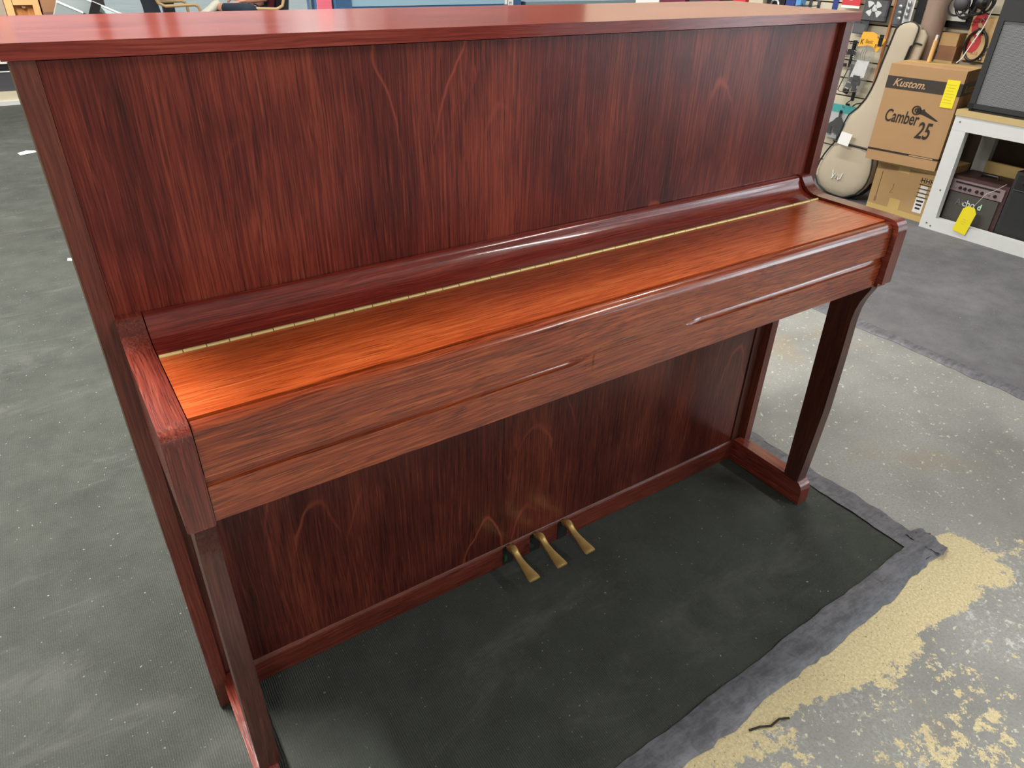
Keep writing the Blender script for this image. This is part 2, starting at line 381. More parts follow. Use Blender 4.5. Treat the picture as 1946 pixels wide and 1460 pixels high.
def glass():
    g = G('window_glass')
    t = g.n('ShaderNodeBsdfTransparent', {0: (0.93, 0.96, 0.95, 1)}); s = g.n('ShaderNodeBsdfGlossy', {0: (1, 1, 1, 1), 1: 0.02})
    m = g.n('ShaderNodeMixShader', {0: g.math('MULTIPLY', g.n('ShaderNodeFresnel', {0: 1.45}).outputs[0], 0.8)})
    g.t.links.new(t.outputs[0], m.inputs[1]); g.t.links.new(s.outputs[0], m.inputs[2]); g.t.links.new(m.outputs[0], g.out.inputs[0]); return g.m
GLASS = glass()

# ------------------------------------------------------------------ the room
FZ = -0.006
struct(box('floor', CONCRETE, None, LEFTX, WALLX+0.1, FRONTY, BACKY+0.1, FZ-0.1, FZ))
struct(box('ceiling', CEILP, None, LEFTX, WALLX+0.1, FRONTY, BACKY+0.1, CEIL, CEIL+0.1))
struct(box('wall_left', WALLP, None, LEFTX-0.1, LEFTX, FRONTY, BACKY+0.1, FZ, CEIL))
struct(box('wall_front', WALLP, None, LEFTX, WALLX+0.1, FRONTY-0.1, FRONTY, FZ, CEIL))
MULL = simple('dark_mullion', (58, 52, 54), 0.45, 0, 0.1)
def wall_run(name, pieces, mat):
    b = B()
    for p in pieces: b.box(*p)
    return struct(b.build(name, mat))
# back wall: storefront glazing between x -1.9 and 3.9
wall_back = wall_run('wall_back', [(LEFTX, -1.9, BACKY, BACKY+0.1, FZ, CEIL), (3.9, WALLX+0.1, BACKY, BACKY+0.1, FZ, CEIL),
                       (-1.9, 3.9, BACKY, BACKY+0.1, 2.65, CEIL), (-1.9, 3.9, BACKY, BACKY+0.1, FZ, 0.12)], WALLP)
def window(name, axis, a0, a1, z0, z1, c, frame=0.06, depth=0.08, mat=MULL):
    o = thing(name, None, None); struct(o)
    def bar(u0, u1, w0, w1, nm='window_frame'):
        if axis == 'y': box(nm, mat, o, u0, u1, c, c+depth, w0, w1, 0.004)
        else: box(nm, mat, o, c, c+depth, u0, u1, w0, w1, 0.004)
    bar(a0, a0+frame, z0, z1); bar(a1-frame, a1, z0, z1); bar(a0+frame, a1-frame, z0, z0+frame); bar(a0+frame, a1-frame, z1-frame, z1)
    if axis == 'y': box('pane', GLASS, o, a0+frame, a1-frame, c+depth/2-0.003, c+depth/2+0.003, z0+frame, z1-frame)
    else: box('pane', GLASS, o, c+depth/2-0.003, c+depth/2+0.003, a0+frame, a1-frame, z0+frame, z1-frame)
    return o
WX = [-1.9, -0.45, 1.02, 1.52, 1.72, 2.85, 3.9]
for i in range(len(WX)-1):
    window('window_%d' % (i+1), 'y', WX[i], WX[i+1], 0.12, 2.65, BACKY+0.01)
# right wall: solid behind the shelves, glazed storefront towards the front of the shop
wall_right = wall_run('wall_right', [(WALLX, WALLX+0.1, -0.6, BACKY, FZ, CEIL), (WALLX, WALLX+0.1, FRONTY, -5.3, FZ, CEIL),
                        (WALLX, WALLX+0.1, -5.3, -0.6, 2.8, CEIL), (WALLX, WALLX+0.1, -5.3, -0.6, FZ, 0.30)], GROOVE)
for i in range(3):
    window('window_%d' % (7+i), 'x', -5.3+i*1.5667, -5.3+(i+1)*1.5667, 0.30, 2.8, WALLX+0.01)
# slatwall boards on the right wall, one by one
slat_me = B().box(-0.016, 0, -0.2, 4.4, 0.004, 0.096).bevel(0.003, 1).mesh('slat', CREAM)
for k in range(30):
    link('slat', slat_me, wall_right, (WALLX, 0, 0.105+0.1*k))
base_r = struct(box('baseboard_right', CREAM, None, WALLX-0.016, WALLX, -0.2, 4.4, 0, 0.10, 0.003))
# outside ground seen through the glazing
struct(box('pavement_outside', simple('asphalt', (236, 240, 232), 0.9, 0, 0.2, 2), None, -40, 40, BACKY+0.12, 60, -0.25, -0.15))
struct(box('pavement_side', simple('asphalt', (236, 240, 232), 0.9), None, WALLX+0.12, 40, -40, BACKY+0.1, -0.25, -0.15))

# ceiling fixtures
FIXL = ['fluorescent ceiling fixture over the carpet just behind the piano\'s left end', 'fluorescent ceiling fixture over the middle of the left carpet', 'fluorescent ceiling fixture over the low counter by the back window',
        'fluorescent ceiling fixture over the boxes and guitar bag', 'fluorescent ceiling fixture over the blue table and case', 'fluorescent ceiling fixture nearest the back right corner', 'fluorescent ceiling fixture beside the right storefront window', 'added fill fixture at the front of the shop, left, brightening the piano front']
for i, (tx, ty, tw) in enumerate(TUBES):
    f = thing('fluorescent_fixture', FIXL[i], 'light', (tx, ty, CEIL), 0, 'fluorescent ceiling fixtures')
    box('housing', WHITEP, f, -0.12, 0.12, -1.0, 1.0, -0.10, 0, 0.01)

# ------------------------------------------------------------------ carpets and tape
rug = thing('carpet', 'dark grey-green ribbed carpet under the piano, edged with tape', 'carpet', (0, 0, 0))
box('carpet_sheet', CARPET_A, rug, LEFTX, 1.585, -0.515, BACKY-0.02, FZ, 0.0, 0.0)
def tape_strip(parent, pts_in, pts_out, z=0.0016, n=60, rag=0.004, seed=1):
    """ragged strip between two polylines given by end points"""
    rnd = random.Random(seed); a0, a1 = map(Vector, pts_in); b0, b1 = map(Vector, pts_out)
    top, bot = [], []
    b = B(); rows = []
    ja = jb = 0
    for i in range(n+1):
        t = i/n
        ja = 0.75*ja + rnd.uniform(-1, 1)*rag*0.45; jb = 0.75*jb + rnd.uniform(-1, 1)*rag
        A = a0.lerp(a1, t); Bq = b0.lerp(b1, t); d = (Bq-A).normalized()
        A = A + d*ja; Bq = Bq + d*jb
        row = []
        for k in range(6):
            s = k/5; P = A.lerp(Bq, s)
            zz = z + 0.0016*rnd.random() + 0.0012*math.sin(t*37+s*5)
            if k == 5: zz = FZ + 0.0012
            if k == 4: zz = z*0.6
            row.append((P.x, P.y, zz))
        rows.append(row)
    b.loft(rows, closed=False)
    return b.build('tape_strip', TAPE, parent, ang=60)
tape_strip(rug, [(1.525, -0.475, 0), (1.515, 3.0, 0)], [(1.602, -0.505, 0), (1.585, 3.0, 0)], n=150, rag=0.006, seed=3)
tape_strip(rug, [(1.60, -0.462, 0), (-0.6, -0.530, 0)], [(1.595, -0.522, 0), (-0.6, -0.618, 0)], z=0.003, n=110, rag=0.0045, seed=5)
tape_strip(rug, [(1.568, -0.438, 0), (1.572, -0.532, 0)], [(1.632, -0.448, 0), (1.624, -0.520, 0)], z=0.004, n=14, rag=0.006, seed=8)
rug2 = thing('carpet', 'worn charcoal carpet in front of the white shelf and boxes', 'carpet', (0, 0, 0))
box('carpet_sheet', CARPET_B, rug2, 2.55, WALLX-0.02, -0.95, 5.0, FZ, 0.0)
tape_strip(rug2, [(2.585, -0.95, 0), (2.57, 5.0, 0)], [(2.53, -0.95, 0), (2.495, 5.0, 0)], n=200, rag=0.008, seed=9)
PAPERS = [((-0.035, 4.85), 0.06, 0.3, 'white paper scrap lying on the carpet far behind the piano'), ((0.003, 2.62), 0.018, 1.1, 'tiny paper scrap on the carpet just left of the piano')]
for (px, py), s, rz, lb in PAPERS:
    b = B(); b.loft([[(-s, -s*0.6, 0.0005), (-s*0.9, s*0.5, 0.001)], [(0, -s*0.8, 0.004), (0.1*s, s*0.7, 0.006)], [(s, -s*0.3, 0.001), (s*0.8, s*0.4, 0.0008)]], closed=False)
    o = b.build('paper_scrap', WHITE, None, (px, py, 0.0), (0, 0, rz)); tag(o, lb, 'paper')
THR = simple('dark_thread', (52, 44, 34), 0.9)
o = B().tube([(0.905, -0.600, FZ+.002), (0.885, -0.592, FZ+.006), (0.862, -0.592, FZ+.003), (0.842, -0.582, FZ+.004), (0.82, -0.575, FZ+.002)], 0.0022, 6).build('carpet_thread', THR)
tag(o, 'frayed black carpet thread on the concrete by the front tape', 'thread')
o = B().tube([(1.594, -0.452, 0.004), (1.612, -0.462, 0.001), (1.632, -0.47, FZ+.003)], 0.002, 6).build('carpet_thread', simple('brown_thread', (110, 86, 44), 0.9))
tag(o, 'short brown thread near the taped carpet corner', 'thread')

# ------------------------------------------------------------------ the piano
W, T, HS = 1.48, 0.0242, 1.127
AX0, AX1 = 0.0225, 0.0552
piano = thing('upright_piano', 'dark red mahogany upright piano with closed fallboard and brass pedals', 'piano', (0, 0, 0))
def mirror(x0, x1): return [(x0, x1), (W-x1, W-x0)]
PALE = simple('pale_edge', (150, 132, 112), 0.5, 0, 0.15, 30)
for i, (x0, x1) in enumerate(mirror(0, T)):
    s = box('side_panel', W_SIDE, piano, x0, x1, 0, 0.33, 0.006, HS, 0.0012)
    e = x0-0.0016 if i == 0 else x1
    tag(box('edge_strip', PALE, s, e, e+0.0016, 0.0015, 0.008, 0.42, HS-0.001), 'thin pale strip along the side edge')  # thin pale strip laid along the outer front edge
    box('corner_block', BLACK, s, x0+0.002, x1-0.002, 0.012, 0.31, 0.0, 0.006)
box('back_frame', W_SIDE, piano, T, W-T, 0.30, 0.328, 0.03, HS)
box('upper_panel', W_PANEL, piano, T+0.0008, W-T-0.0008, 0.012, 0.03, 0.80, HS-0.002, 0.0008)
b = B().prism([(-0.010, HS+0.0015), (0.31, HS+0.0015), (0.335, HS+0.0015), (0.335, 1.1455), (-0.010, 1.1455)], 'x', -0.0068, W+0.0068).bevel(0.0045, 4)
b.build('lid', W_LID, piano)
# arms
arm_prof = [(.0115, .8195), (.000, .8192), (-.0030, .8178), (-.0062, .8135), (-.0100, .8088), (-.0177, .8000), (-.0284, .7922), (-.0420, .7876), (-.0580, .7862),
            (-.139, .7862), (-.226, .7862), (-.2350, .7852), (-.2425, .7818), (-.2480, .7762), (-.2508, .7690), (-.2520, .7600), (-.2527, .648), (.0115, .648)]
for x0, x1 in mirror(AX0, AX1):
    front_faces(B().prism(arm_prof, 'x', x0, x1).bevel(0.0016, 2).build('key_block', W_ARM, piano, ang=30), W_ARMV)
FX0, FX1 = AX1+0.0018, W-AX1-0.0018
fb = [(.0090, .8175), (.0045, .8172), (.0012, .8158), (-.0012, .8132), (-.0028, .8095), (-.0042, .8050), (-.0068, .8003), (-.0108, .7952), (-.0162, .7905), (-.0230, .7867), (-.0310, .7838), (-.0400, .7818), (-.0480, .7810), (-.0538, .7808), (-.0538, .7660), (.0090, .7660)]
B().prism(fb, 'x', FX0, FX1).build('fallboard_back', W_RED, piano, ang=30)
hinge = box('hinge', HINGE, piano, FX0, FX1, -.0592, -.0540, .7700, .7800)
KN = 46; kl = (FX1-FX0)/KN
kme = B().tube([(0.0006, 0, 0), (kl-0.0006, 0, 0)], 0.0031, 10).mesh('knuckle', HINGE)
for k in range(KN): link('knuckle', kme, hinge, (FX0+k*kl, -.0566, .7806 + (0.0003 if k % 2 else 0)))
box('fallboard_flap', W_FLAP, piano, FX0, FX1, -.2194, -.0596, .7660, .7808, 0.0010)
box('gap_shade_strip', FELT_B, piano, FX0, FX1, -.2236, -.2180, .7560, .7655)  # black strip paints the shade in the gap behind the lip
# front board with two carved finger grooves
def groove_amt(x):
    if x < 0.59: return 1.0
    if x < 0.652: return (0.652-x)/0.062
    if x < 0.822: return 0.0
    if x < 0.884: return (x-0.822)/0.062
    return 1.0
xs = [FX0, 0.30, 0.56] + [0.585+0.005*i for i in range(15)] + [0.70, 0.78] + [0.816+0.005*i for i in range(15)] + [0.92, 1.15, FX1]
rings = []
for x in xs:
    s = groove_amt(x); s = s*s*(3-2*s)
    gz = lambda z: z + (.7098-z)*0.55*(1-s)
    pr = [(-.2232, .7786), (-.2275, .7786), (-.2318, .7776), (-.2352, .7752), (-.2378, .7718), (-.2394, .7678), (-.2401, .7634), (-.2403, .7590), (-.2411, .7350), (-.2419, .7098),
          (-.2418+.0085*s, .7096), (-.2418+.0095*s, gz(.7070)), (-.2416+.0093*s, gz(.7030)), (-.2412+.0075*s, gz(.6990)), (-.2407+.0045*s, gz(.6962)), (-.2402+.0012*s, gz(.6948)), (-.2399, gz(.6944)),
          (-.2372, .6395), (-.2350, .6385), (-.2232, .6385)]
    rings.append([(x, p[0], p[1]) for p in pr])
B().loft(rings).build('key_slip', W_LONG, piano, ang=32)
box('key_bed', W_LEG, piano, AX1, W-AX1, -.2225, .0115, .6400, .6600)
# lower case
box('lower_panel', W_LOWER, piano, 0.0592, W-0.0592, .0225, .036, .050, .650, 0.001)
box('panel_backing', GAPBLK, piano, T, W-T, .036, .042, .03, .66)  # dark sheet puts shade into the gaps beside the panel
for x0, x1 in mirror(T+0.0006, 0.0560):
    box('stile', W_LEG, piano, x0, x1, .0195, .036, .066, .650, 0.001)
b = B().prism([(.0165, .004), (.0165, .0545), (.0180, .0600), (.0215, .0635), (.036, .0640), (.036, .004)], 'x', T, W-T)
b.build('bottom_rail', W_RAIL, piano, ang=30)
# toes and legs
toe_prof = [(.018, .003), (.018, .0660), (.014, .0708), (.006, .0716), (-.188, .0716), (-.1985, .0702), (-.2078, .0662), (-.2146, .0594), (-.2186, .0500), (-.2200, .0400), (-.2206, .003)]
for x0, x1 in mirror(0.0171, 0.0545):
    t = front_faces(B().prism(toe_prof, 'x', x0, x1).bevel(0.0014, 2).build('toe_block', W_ARM, piano, ang=30), W_ARMV)
    B().lathe([(0.004, 0.0), (0.005, 0.001), (0.005, 0.004)], 10, ((x0+x1)/2-0.012, -0.214, 0)).build('glide', BRASS, t)
front = [(.640, -.2352), (.628, -.2332), (.612, -.2262), (.594, -.2192), (.572, -.2142), (.545, -.2122), (.45, -.2140), (.30, -.2150), (.15, -.2085), (.0712, -.2040)]
back = [(.640, -.1500), (.628, -.1503), (.612, -.1507), (.594, -.1512), (.572, -.1518), (.545, -.1525), (.45, -.1545), (.30, -.158), (.15, -.161), (.0712, -.1625)]
for side in (0, 1):
    rings = []
    for (z, yf), (_, yb) in zip(front, back):
        k = (0.64-z)/0.57; x0, x1 = 0.0300-0.0045*k, 0.0556+0.004*k
        if side: x0, x1 = W-x1, W-x0
        rings.append([(x0, yf, z), (x1, yf, z), (x1, yb, z), (x0, yb, z)])
    B().loft(rings).bevel(0.0012, 1).build('leg', W_LEG, piano, ang=30)
    x0, x1 = (0.0245, 0.0545) if not side else (W-0.0545, W-0.0245)
    box('leg_cap', W_ARM, piano, x0, x1, -.2440, -.1400, .6385, .6482, 0.004)
# pedals
def se(cx, zc, hw, hh, y, n=18, p=2.6):
    out = []
    for k in range(n):
        a = 2*PI*k/n; c, s_ = math.cos(a), math.sin(a)
        out.append((cx+hw*math.copysign(abs(c)**(2/p), c), y, zc+hh*math.copysign(abs(s_)**(2/p), s_)))
    return out
ped = [(.020, .0560, .0070, .0070), (.010, .0600, .0085, .0090), (.000, .0640, .0088, .0098), (-.008, .0640, .0084, .0092), (-.016, .0600, .0078, .0075), (-.028, .0545, .0078, .0058),
       (-.045, .0510, .0092, .0046), (-.062, .0490, .0116, .0042), (-.078, .0472, .0140, .0040), (-.087, .0462, .0148, .0036), (-.0905, .0458, .0140, .0024)]
pme = B().loft([se(0, z, hw, hh, y) for y, z, hw, hh in ped]).mesh('pedal', BRASS, 60)
for i, px in enumerate((0.664, 0.741, 0.823)):
    pd = link('pedal', pme, piano, (px, 0, 0))
    box('pedal_slot', FELT_B, piano, px-0.0160, px+0.0125, .0150, .0185, .006, .0600, 0.001)
    if i == 0: box('felt_pad', FELT_G, piano, px-0.0155, px-0.0085, .0100, .0160, .022, .040, 0.001)
    if i == 1: B().tube([(px-.0165, .008, .034), (px-.0165, .016, .034)], 0.0055, 12).build('bolt', STEEL, piano)

# ------------------------------------------------------------------ the shelf with amplifiers, right
R90 = -PI/2
RX = 3.92
rack = thing('shelf_rack', 'white painted wooden shelf frame with plywood top against the slatted wall', 'shelf', (RX, 0.885, 0), R90)
# local: x to the right along the wall, y into the wall, z up
RL, RD = 1.55, 0.39
box('top_rail', WHITEP, rack, 0, RL, 0, 0.038, 0.508, 0.577, 0.003)
box('bottom_rail', WHITEP, rack, 0, RL, 0, 0.038, 0.0, 0.064, 0.003)
box('post', WHITEP, rack, 0, 0.072, 0.0005, 0.038, 0.064, 0.508, 0.003)
box('post', WHITEP, rack, RL-0.072, RL, 0.0005, 0.038, 0.064, 0.508, 0.003)
box('post', WHITEP, rack, 0.005, 0.075, RD-0.04, RD, 0.0, 0.577, 0.003)
box('post', WHITEP, rack, RL-0.1, RL-0.03, RD-0.04, RD, 0.0, 0.577, 0.003)
box('side_rail', WHITEP, rack, 0, 0.036, 0.038, RD-0.04, 0.508, 0.577, 0.003)
box('side_rail', WHITEP, rack, RL-0.036, RL, 0.038, RD-0.04, 0.508, 0.577, 0.003)
box('shelf_board', PLY, rack, -0.004, RL+0.004, -0.004, RD, 0.577, 0.605, 0.002)
box('shelf_board', PLY2, rack, 0.078, RL-0.1, 0.335, 0.35, 0.02, 0.33, 0.002)
box('back_board', simple('brown_hardboard', (84, 70, 58), 0.8, 0, 0.25, 9), rack, -0.30, RL, RD+0.002, RD+0.010, 0.02, 0.575)
for (sx, sz) in ((0.03, 0.55), (0.036, 0.03), (0.06, 0.02), (0.048, 0.21)):
    B().tube([(sx, -0.0012, sz), (sx, 0.002, sz)], 0.0045, 10).build('screw', STEEL, rack)

def amp(name, label, loc, wd, dp, ht, body, cloth, inset=0.02, rz=R90, handle=True):
    a = thing(name, label, 'amplifier', loc, rz, None)
    box('cabinet', body, a, 0, wd, 0.004, dp, 0, ht, 0.010, 3)
    return a
big = amp('guitar_amplifier', 'large black guitar amplifier with silver-grey grille on top of the white shelf', (3.935, 0.845, 0.606), 0.62, 0.26, 0.52, TOLEX, GRILLE)
box('foot', BLACKM, big, 0.03, 0.08, 0.02, 0.06, 0.0, 0.014); 
for n_, z0, z1, x0, x1 in (('frame_rail', 0.014, 0.036, 0, 0.62), ('frame_rail', 0.40, 0.52, 0, 0.62)):
    box(n_, TOLEX, big, x0, x1, -0.012, 0.006, z0, z1, 0.006, 3)
for x0, x1 in ((0, 0.028), (0.592, 0.62)):
    box('frame_rail', TOLEX, big, x0, x1, -0.012, 0.006, 0.036, 0.40, 0.006, 3)
box('grille', GRILLE, big, 0.026, 0.594, -0.004, 0.005, 0.034, 0.402)
for cx in (0.0, 0.60): 
    box('corner_guard', BLACK, big, cx-0.003, cx+0.023, -0.015, 0.03, 0.010, 0.036, 0.006, 3)

small = amp('guitar_amplifier', 'small brown guitar amplifier with mauve knob panel and yellow tag inside the shelf', (3.985, 0.832, 0.0), 0.285, 0.20, 0.285, BROWN, GRILLE2)
box('control_panel', MAUVE, small, 0.012, 0.273, -0.003, 0.01, 0.210, 0.268, 0.003, 2)
box('panel_slot', BLACK, small, 0.03, 0.25, -0.0045, 0.0, 0.252, 0.260, 0.001)
box('grille', GRILLE2, small, 0.018, 0.262, -0.004, 0.006, 0.012, 0.206, 0.002)
kme2 = B().lathe([(0.0075, 0), (0.0075, 0.008), (0.006, 0.012), (0.002, 0.0125)], 12).mesh('knob', BLACK)
jme = B().lathe([(0.006, 0), (0.006, 0.004), (0.003, 0.0045)], 12).mesh('jack', STEEL)
for i, kx in enumerate((0.036, 0.062, 0.086, 0.110, 0.146, 0.172, 0.205, 0.236)):
    link('knob' if i not in (0, 6) else 'jack', kme2 if i not in (0, 6) else jme, small, (kx, -0.003, 0.231), (PI/2, 0, 0))
for i, (ch, m) in enumerate((('Ar', simple('dull_lettering', (104, 104, 108), 0.4)), ('cho', simple('silver_lettering', (206, 206, 208), 0.4)), ('r', DGREY))):
    text('lettering', ch, 0.048, m, small, ((0.062, 0.098, 0.162)[i], -0.0062, 0.146), 0.9, bold=0.0005, ext=0.001)
text('lettering', 'd', 0.042, simple('mint_plastic', (196, 232, 206), 0.4), small, (0.176, -0.0062, 0.146), 0.9, bold=0.001, ext=0.001)
B().tube([(0.10, 0.09, 0.283), (0.105, 0.09, 0.300), (0.18, 0.09, 0.300), (0.185, 0.09, 0.283)], 0.006, 8).build('handle', BLACK, small)
tagp = [(-.035, 0), (-.035, -.122), (.035, -.122), (.035, 0), (.018, .022), (-.018, .022)]
yt = B().prism(tagp, 'y', -0.0006, 0.0006).build('price_tag', YELLOW, None, (3.905, 0.655, 0.150), (math.radians(4), math.radians(9), R90))
tag(yt, 'yellow paper price tag hanging on a string from the brown amplifier', 'price tag')
B().tube([(0, 0, .006), (.012, 0.004, .05), (.026, 0.010, .10), (.03, 0.012, .108), (.045, 0.03, .122), (.06, 0.10, .150)], 0.0011, 6).build('string', STRING, yt)
for r_, (x_, wd_) in enumerate(((-.012, .02), (-.014, .026), (-.010, .016))):
    box('handwriting', simple('pencil_grey', (206, 190, 44), 0.7), yt, x_, x_+wd_, -0.0010, -0.0005, -.05-.012*r_, -.048-.012*r_)
black2 = amp('guitar_amplifier', 'black guitar amplifier inside the shelf right of the brown one', (3.975, 0.540, 0.0), 0.40, 0.24, 0.37, TOLEX, GRILLE)
box('control_panel', BLACK, black2, 0.015, 0.385, -0.004, 0.008, 0.29, 0.355, 0.004)
box('trim_strip', DGREY, black2, 0.015, 0.385, -0.006, 0.0, 0.284, 0.288)
box('grille', simple('black_grille', (34, 35, 37), 0.75, bump=0.4), black2, 0.018, 0.382, -0.003, 0.006, 0.015, 0.282, 0.002)
for k in range(4): link('knob', kme2, black2, (0.05+0.05*k, -0.004, 0.325), (PI/2, 0, 0))

# ------------------------------------------------------------------ cardboard boxes
lowbox = thing('cardboard_box', 'lower cardboard box on the floor with shipping labels and packing tape', 'box', (3.985, 1.245, 0), R90)
bw, bd, bh = 0.345, 0.32, 0.287
box('carton', CARD2, lowbox, 0, bw, 0, bd, 0, bh, 0.003)
box('packing_tape', KRAFT, lowbox, 0.0, bw, -0.0008, 0.0, 0.0, 0.030)
box('packing_tape', KRAFT, lowbox, 0.0, bw, -0.0008, 0.0, bh-0.028, bh)
box('packing_tape', KRAFT, lowbox, 0.125, 0.19, -0.0012, 0.0, 0.03, 0.085)
box('packing_tape', KRAFT, lowbox, 0.125, 0.19, -0.0012, 0.0, bh-0.055, bh-0.027)
lab = box('shipping_label', WHITE, lowbox, 0.268, 0.318, -0.0016, 0.0, 0.045, 0.125)
for k in range(3): box('barcode', INK, lab, 0.274+0.002*k, 0.312-0.003*k, -0.0022, -0.0016, 0.104-0.02*k, 0.114-0.02*k)
for k in range(3): box('label_strip', WHITE, lowbox, 0.273, 0.313, -0.0016, 0.0, 0.133+0.022*k, 0.147+0.022*k)
for k in range(4): box('printed_line', INK, lowbox, 0.262, 0.330, -0.0008, 0.0, 0.128+0.022*k, 0.132+0.022*k)
for k in range(3):
    x = 0.266+0.026*k
    b = B().box(x, x+0.004, -0.001, 0, 0.205, 0.232).box(x+0.016, x+0.020, -0.001, 0, 0.205, 0.232).box(x, x+0.02, -0.001, 0, 0.216, 0.221)
    b.build('printed_symbol', INK, lowbox)
B().box(0.040, 0.0425, -0.0008, 0, 0.075, 0.215).build('printed_line', INK, lowbox)
B().box(0.034, 0.046, -0.0008, 0, 0.045, 0.073).build('printed_symbol', CARD3, lowbox)
B().tube([(0.125, -0.0005, 0.165), (0.124, -0.0005, 0.135), (0.112, -0.0005, 0.11), (0.13, -0.0005, 0.115)], 0.0008, 5).build('pen_mark', INK, lowbox)

topbox = thing('cardboard_box', 'tall cardboard amplifier carton stacked on the lower box, with black lettering', 'box', (3.872, 1.268, 0.288), R90+math.radians(10))
bw, bd, bh = 0.368, 0.27, 0.487
box('carton', CARD, topbox, 0, bw, 0, bd, 0, bh, 0.003)
for x0, x1, y0, y1 in ((0, bw, -0.0010, 0.0), (bw, bw+0.001, 0, bd)):
    box('printed_band', simple('black_print', (58, 50, 46), 0.6), topbox, x0, x1, y0, y1, bh-0.118, bh-0.058)
    box('printed_line', INK, topbox, x0, x1, y0, y1, 0.052, 0.062)
PRINT = simple('kraft_print', (196, 160, 122), 0.7)
text('lettering', 'Kustom.', 0.052, PRINT, topbox, (0.035, -0.0012, bh-0.104), 0.92, 0.35, bold=0.0008)
text('lettering', 'Kustom', 0.050, PRINT, topbox, (bw+0.0012, 0.04, bh-0.104), 0.9, 0.35, rot=(PI/2, 0, PI/2), bold=0.0006)
text('lettering', 'Camber', 0.088, INK, topbox, (0.040, -0.0008, 0.208), 0.60, 0.10, bold=0.0012)
text('lettering', '25', 0.115, INK, topbox, (0.216, -0.0008, 0.148), 0.62, 0.18, bold=0.0018)
# printed winged emblem above the name
emb = [(0, 0), (0.03, 0.002), (0.11, -0.022), (0.118, -0.018), (0.045, 0.018), (0.036, 0.03), (0.026, 0.024), (0.0, 0.034)]
B().prism([(0.190+x, 0.262+z) for x, z in emb], 'y', -0.0009, -0.0001).build('printed_emblem', INK, topbox)
B().tube([(0.190+0.020*math.cos(a), -0.0006, 0.281+0.020*math.sin(a)) for a in [i*2*PI/18 for i in range(18)]], 0.0035, 6, closed=True).build('printed_emblem', INK, topbox)
B().tube([(0.190+0.008*math.cos(a), -0.0006, 0.281+0.008*math.sin(a)) for a in [i*2*PI/12 for i in range(12)]], 0.003, 6, closed=True).build('printed_emblem', INK, topbox)
box('printed_line', PRINT, topbox, 0.22, 0.34, -0.0014, -0.001, 0.054, 0.059)
st = box('yellow_note', YELLOW, topbox, 0.292, 0.352, -0.0026, -0.0012, bh-0.175, bh-0.045, rot=(0, 0, 0))
for k in range(7): box('handwriting', simple('pencil_grey', (206, 190, 44), 0.7), st, 0.300, 0.342-0.004*(k % 3), -0.0031, -0.0026, bh-0.068-0.014*k, bh-0.066-0.014*k)
for x0, x1, yv in ((0, bw, 0.176),):
    box('packing_tape', KRAFT, topbox, 0, bw, 0.15, 0.21, bh, bh+0.0008)

# ------------------------------------------------------------------ guitar bag leaning on the wall
bag = thing('guitar_bag', 'beige canvas guitar bag with black piping leaning on the brown pipe', 'guitar bag', (4.03, 1.457, 0.0), R90)
lean = math.atan(0.13)
bag_rot = (-lean, 0, 0)
# rows: v, left u, right u (u to the right), thickness
rows = [(0.002, -.030, .050, .06), (0.012, -.087, .078, .09), (0.040, -.139, .128, .112), (0.084, -.171, .162, .12), (0.118, -.178, .174, .12), (0.169, -.172, .176, .12), (0.2175, -.157, .166, .115), (0.261, -.137, .152, .11),
        (0.303, -.114, .136, .105), (0.354, -.105, .128, .10), (0.402, -.102, .128, .095), (0.455, -.090, .132, .09), (0.499, -.053, .134, .08), (0.5525, -.026, .134, .07), (0.60, -.016, .134, .062), (0.653, -.009, .134, .058), (0.75, -.005, .135, .055),
        (0.844, .001, .141, .05), (0.916, .005, .142, .048), (0.936, .017, .138, .044), (0.9485, .037, .122, .034), (0.957, .066, .096, .02)]
def bagsec(v, l, r, th, n=28):
    out = []; c = (l+r)/2; h = (r-l)/2
    for k in range(n):
        a = 2*PI*k/n; ca, sa = math.cos(a), math.sin(a)
        out.append((c+h*math.copysign(abs(ca)**0.55, ca), -th*0.5*math.copysign(abs(sa)**0.7, sa) - 0.0*v, v))
    return out
body = B().loft([bagsec(*r) for r in rows]).build('bag_body', CANVAS, bag, rot=bag_rot, ang=70)
edge = [(l+0.004, -th*0.40, v) for v, l, r, th in rows] + [(r-0.004, -th*0.40, v) for v, l, r, th in reversed(rows)]
B().tube(edge, 0.0045, 6, closed=True).build('piping', PIPING, bag, rot=bag_rot)
low = [r for r in rows if r[0] <= 0.165]
B().loft([bagsec(v, l-0.004, r+0.004, th) for v, l, r, th in [(v, l, r, th*0.97) for v, l, r, th in low]]).build('bottom_gusset', PIPING, bag, rot=bag_rot, loc=(0, 0.012, -0.004), ang=70)
B().tube([(-.118+0.024*i, -.055, .301-.0005*i) for i in range(11)], 0.006, 6).build('band', PIPING, bag, rot=bag_rot)
B().tube([(0.122, -.026, .60), (0.122, -.028, .75), (0.128, -.026, .84), (0.145, -.012, .86), (0.176, -0.004, .855)], 0.0045, 6).build('piping', PIPING, bag, rot=bag_rot)
B().loft([bagsec(v, 0.115, rr, .03) for v, rr in ((.60, .168), (.72, .174), (.84, .184), (.90, .180), (.925, .155))]).build('side_pocket', CANVAS, bag, rot=bag_rot, loc=(0, 0.012, 0), ang=70)
wm = [(-.052, .145), (-.040, .102), (-.047, .094), (-.028, .130), (-.022, .098), (-.010, .124), (-.004, .096), (.010, .104), (.014, .136)]
B().tube([(u, -.0640, v) for u, v in wm], 0.0034, 6).build('embroidery', WHITE, bag, rot=bag_rot)
tg = box('paper_tag', WHITE, bag, -0.036, 0.036, -0.0015, 0, -0.034, 0.034, rot=(-lean, math.radians(5), 0), loc=(-0.022, -0.058, 0.338))
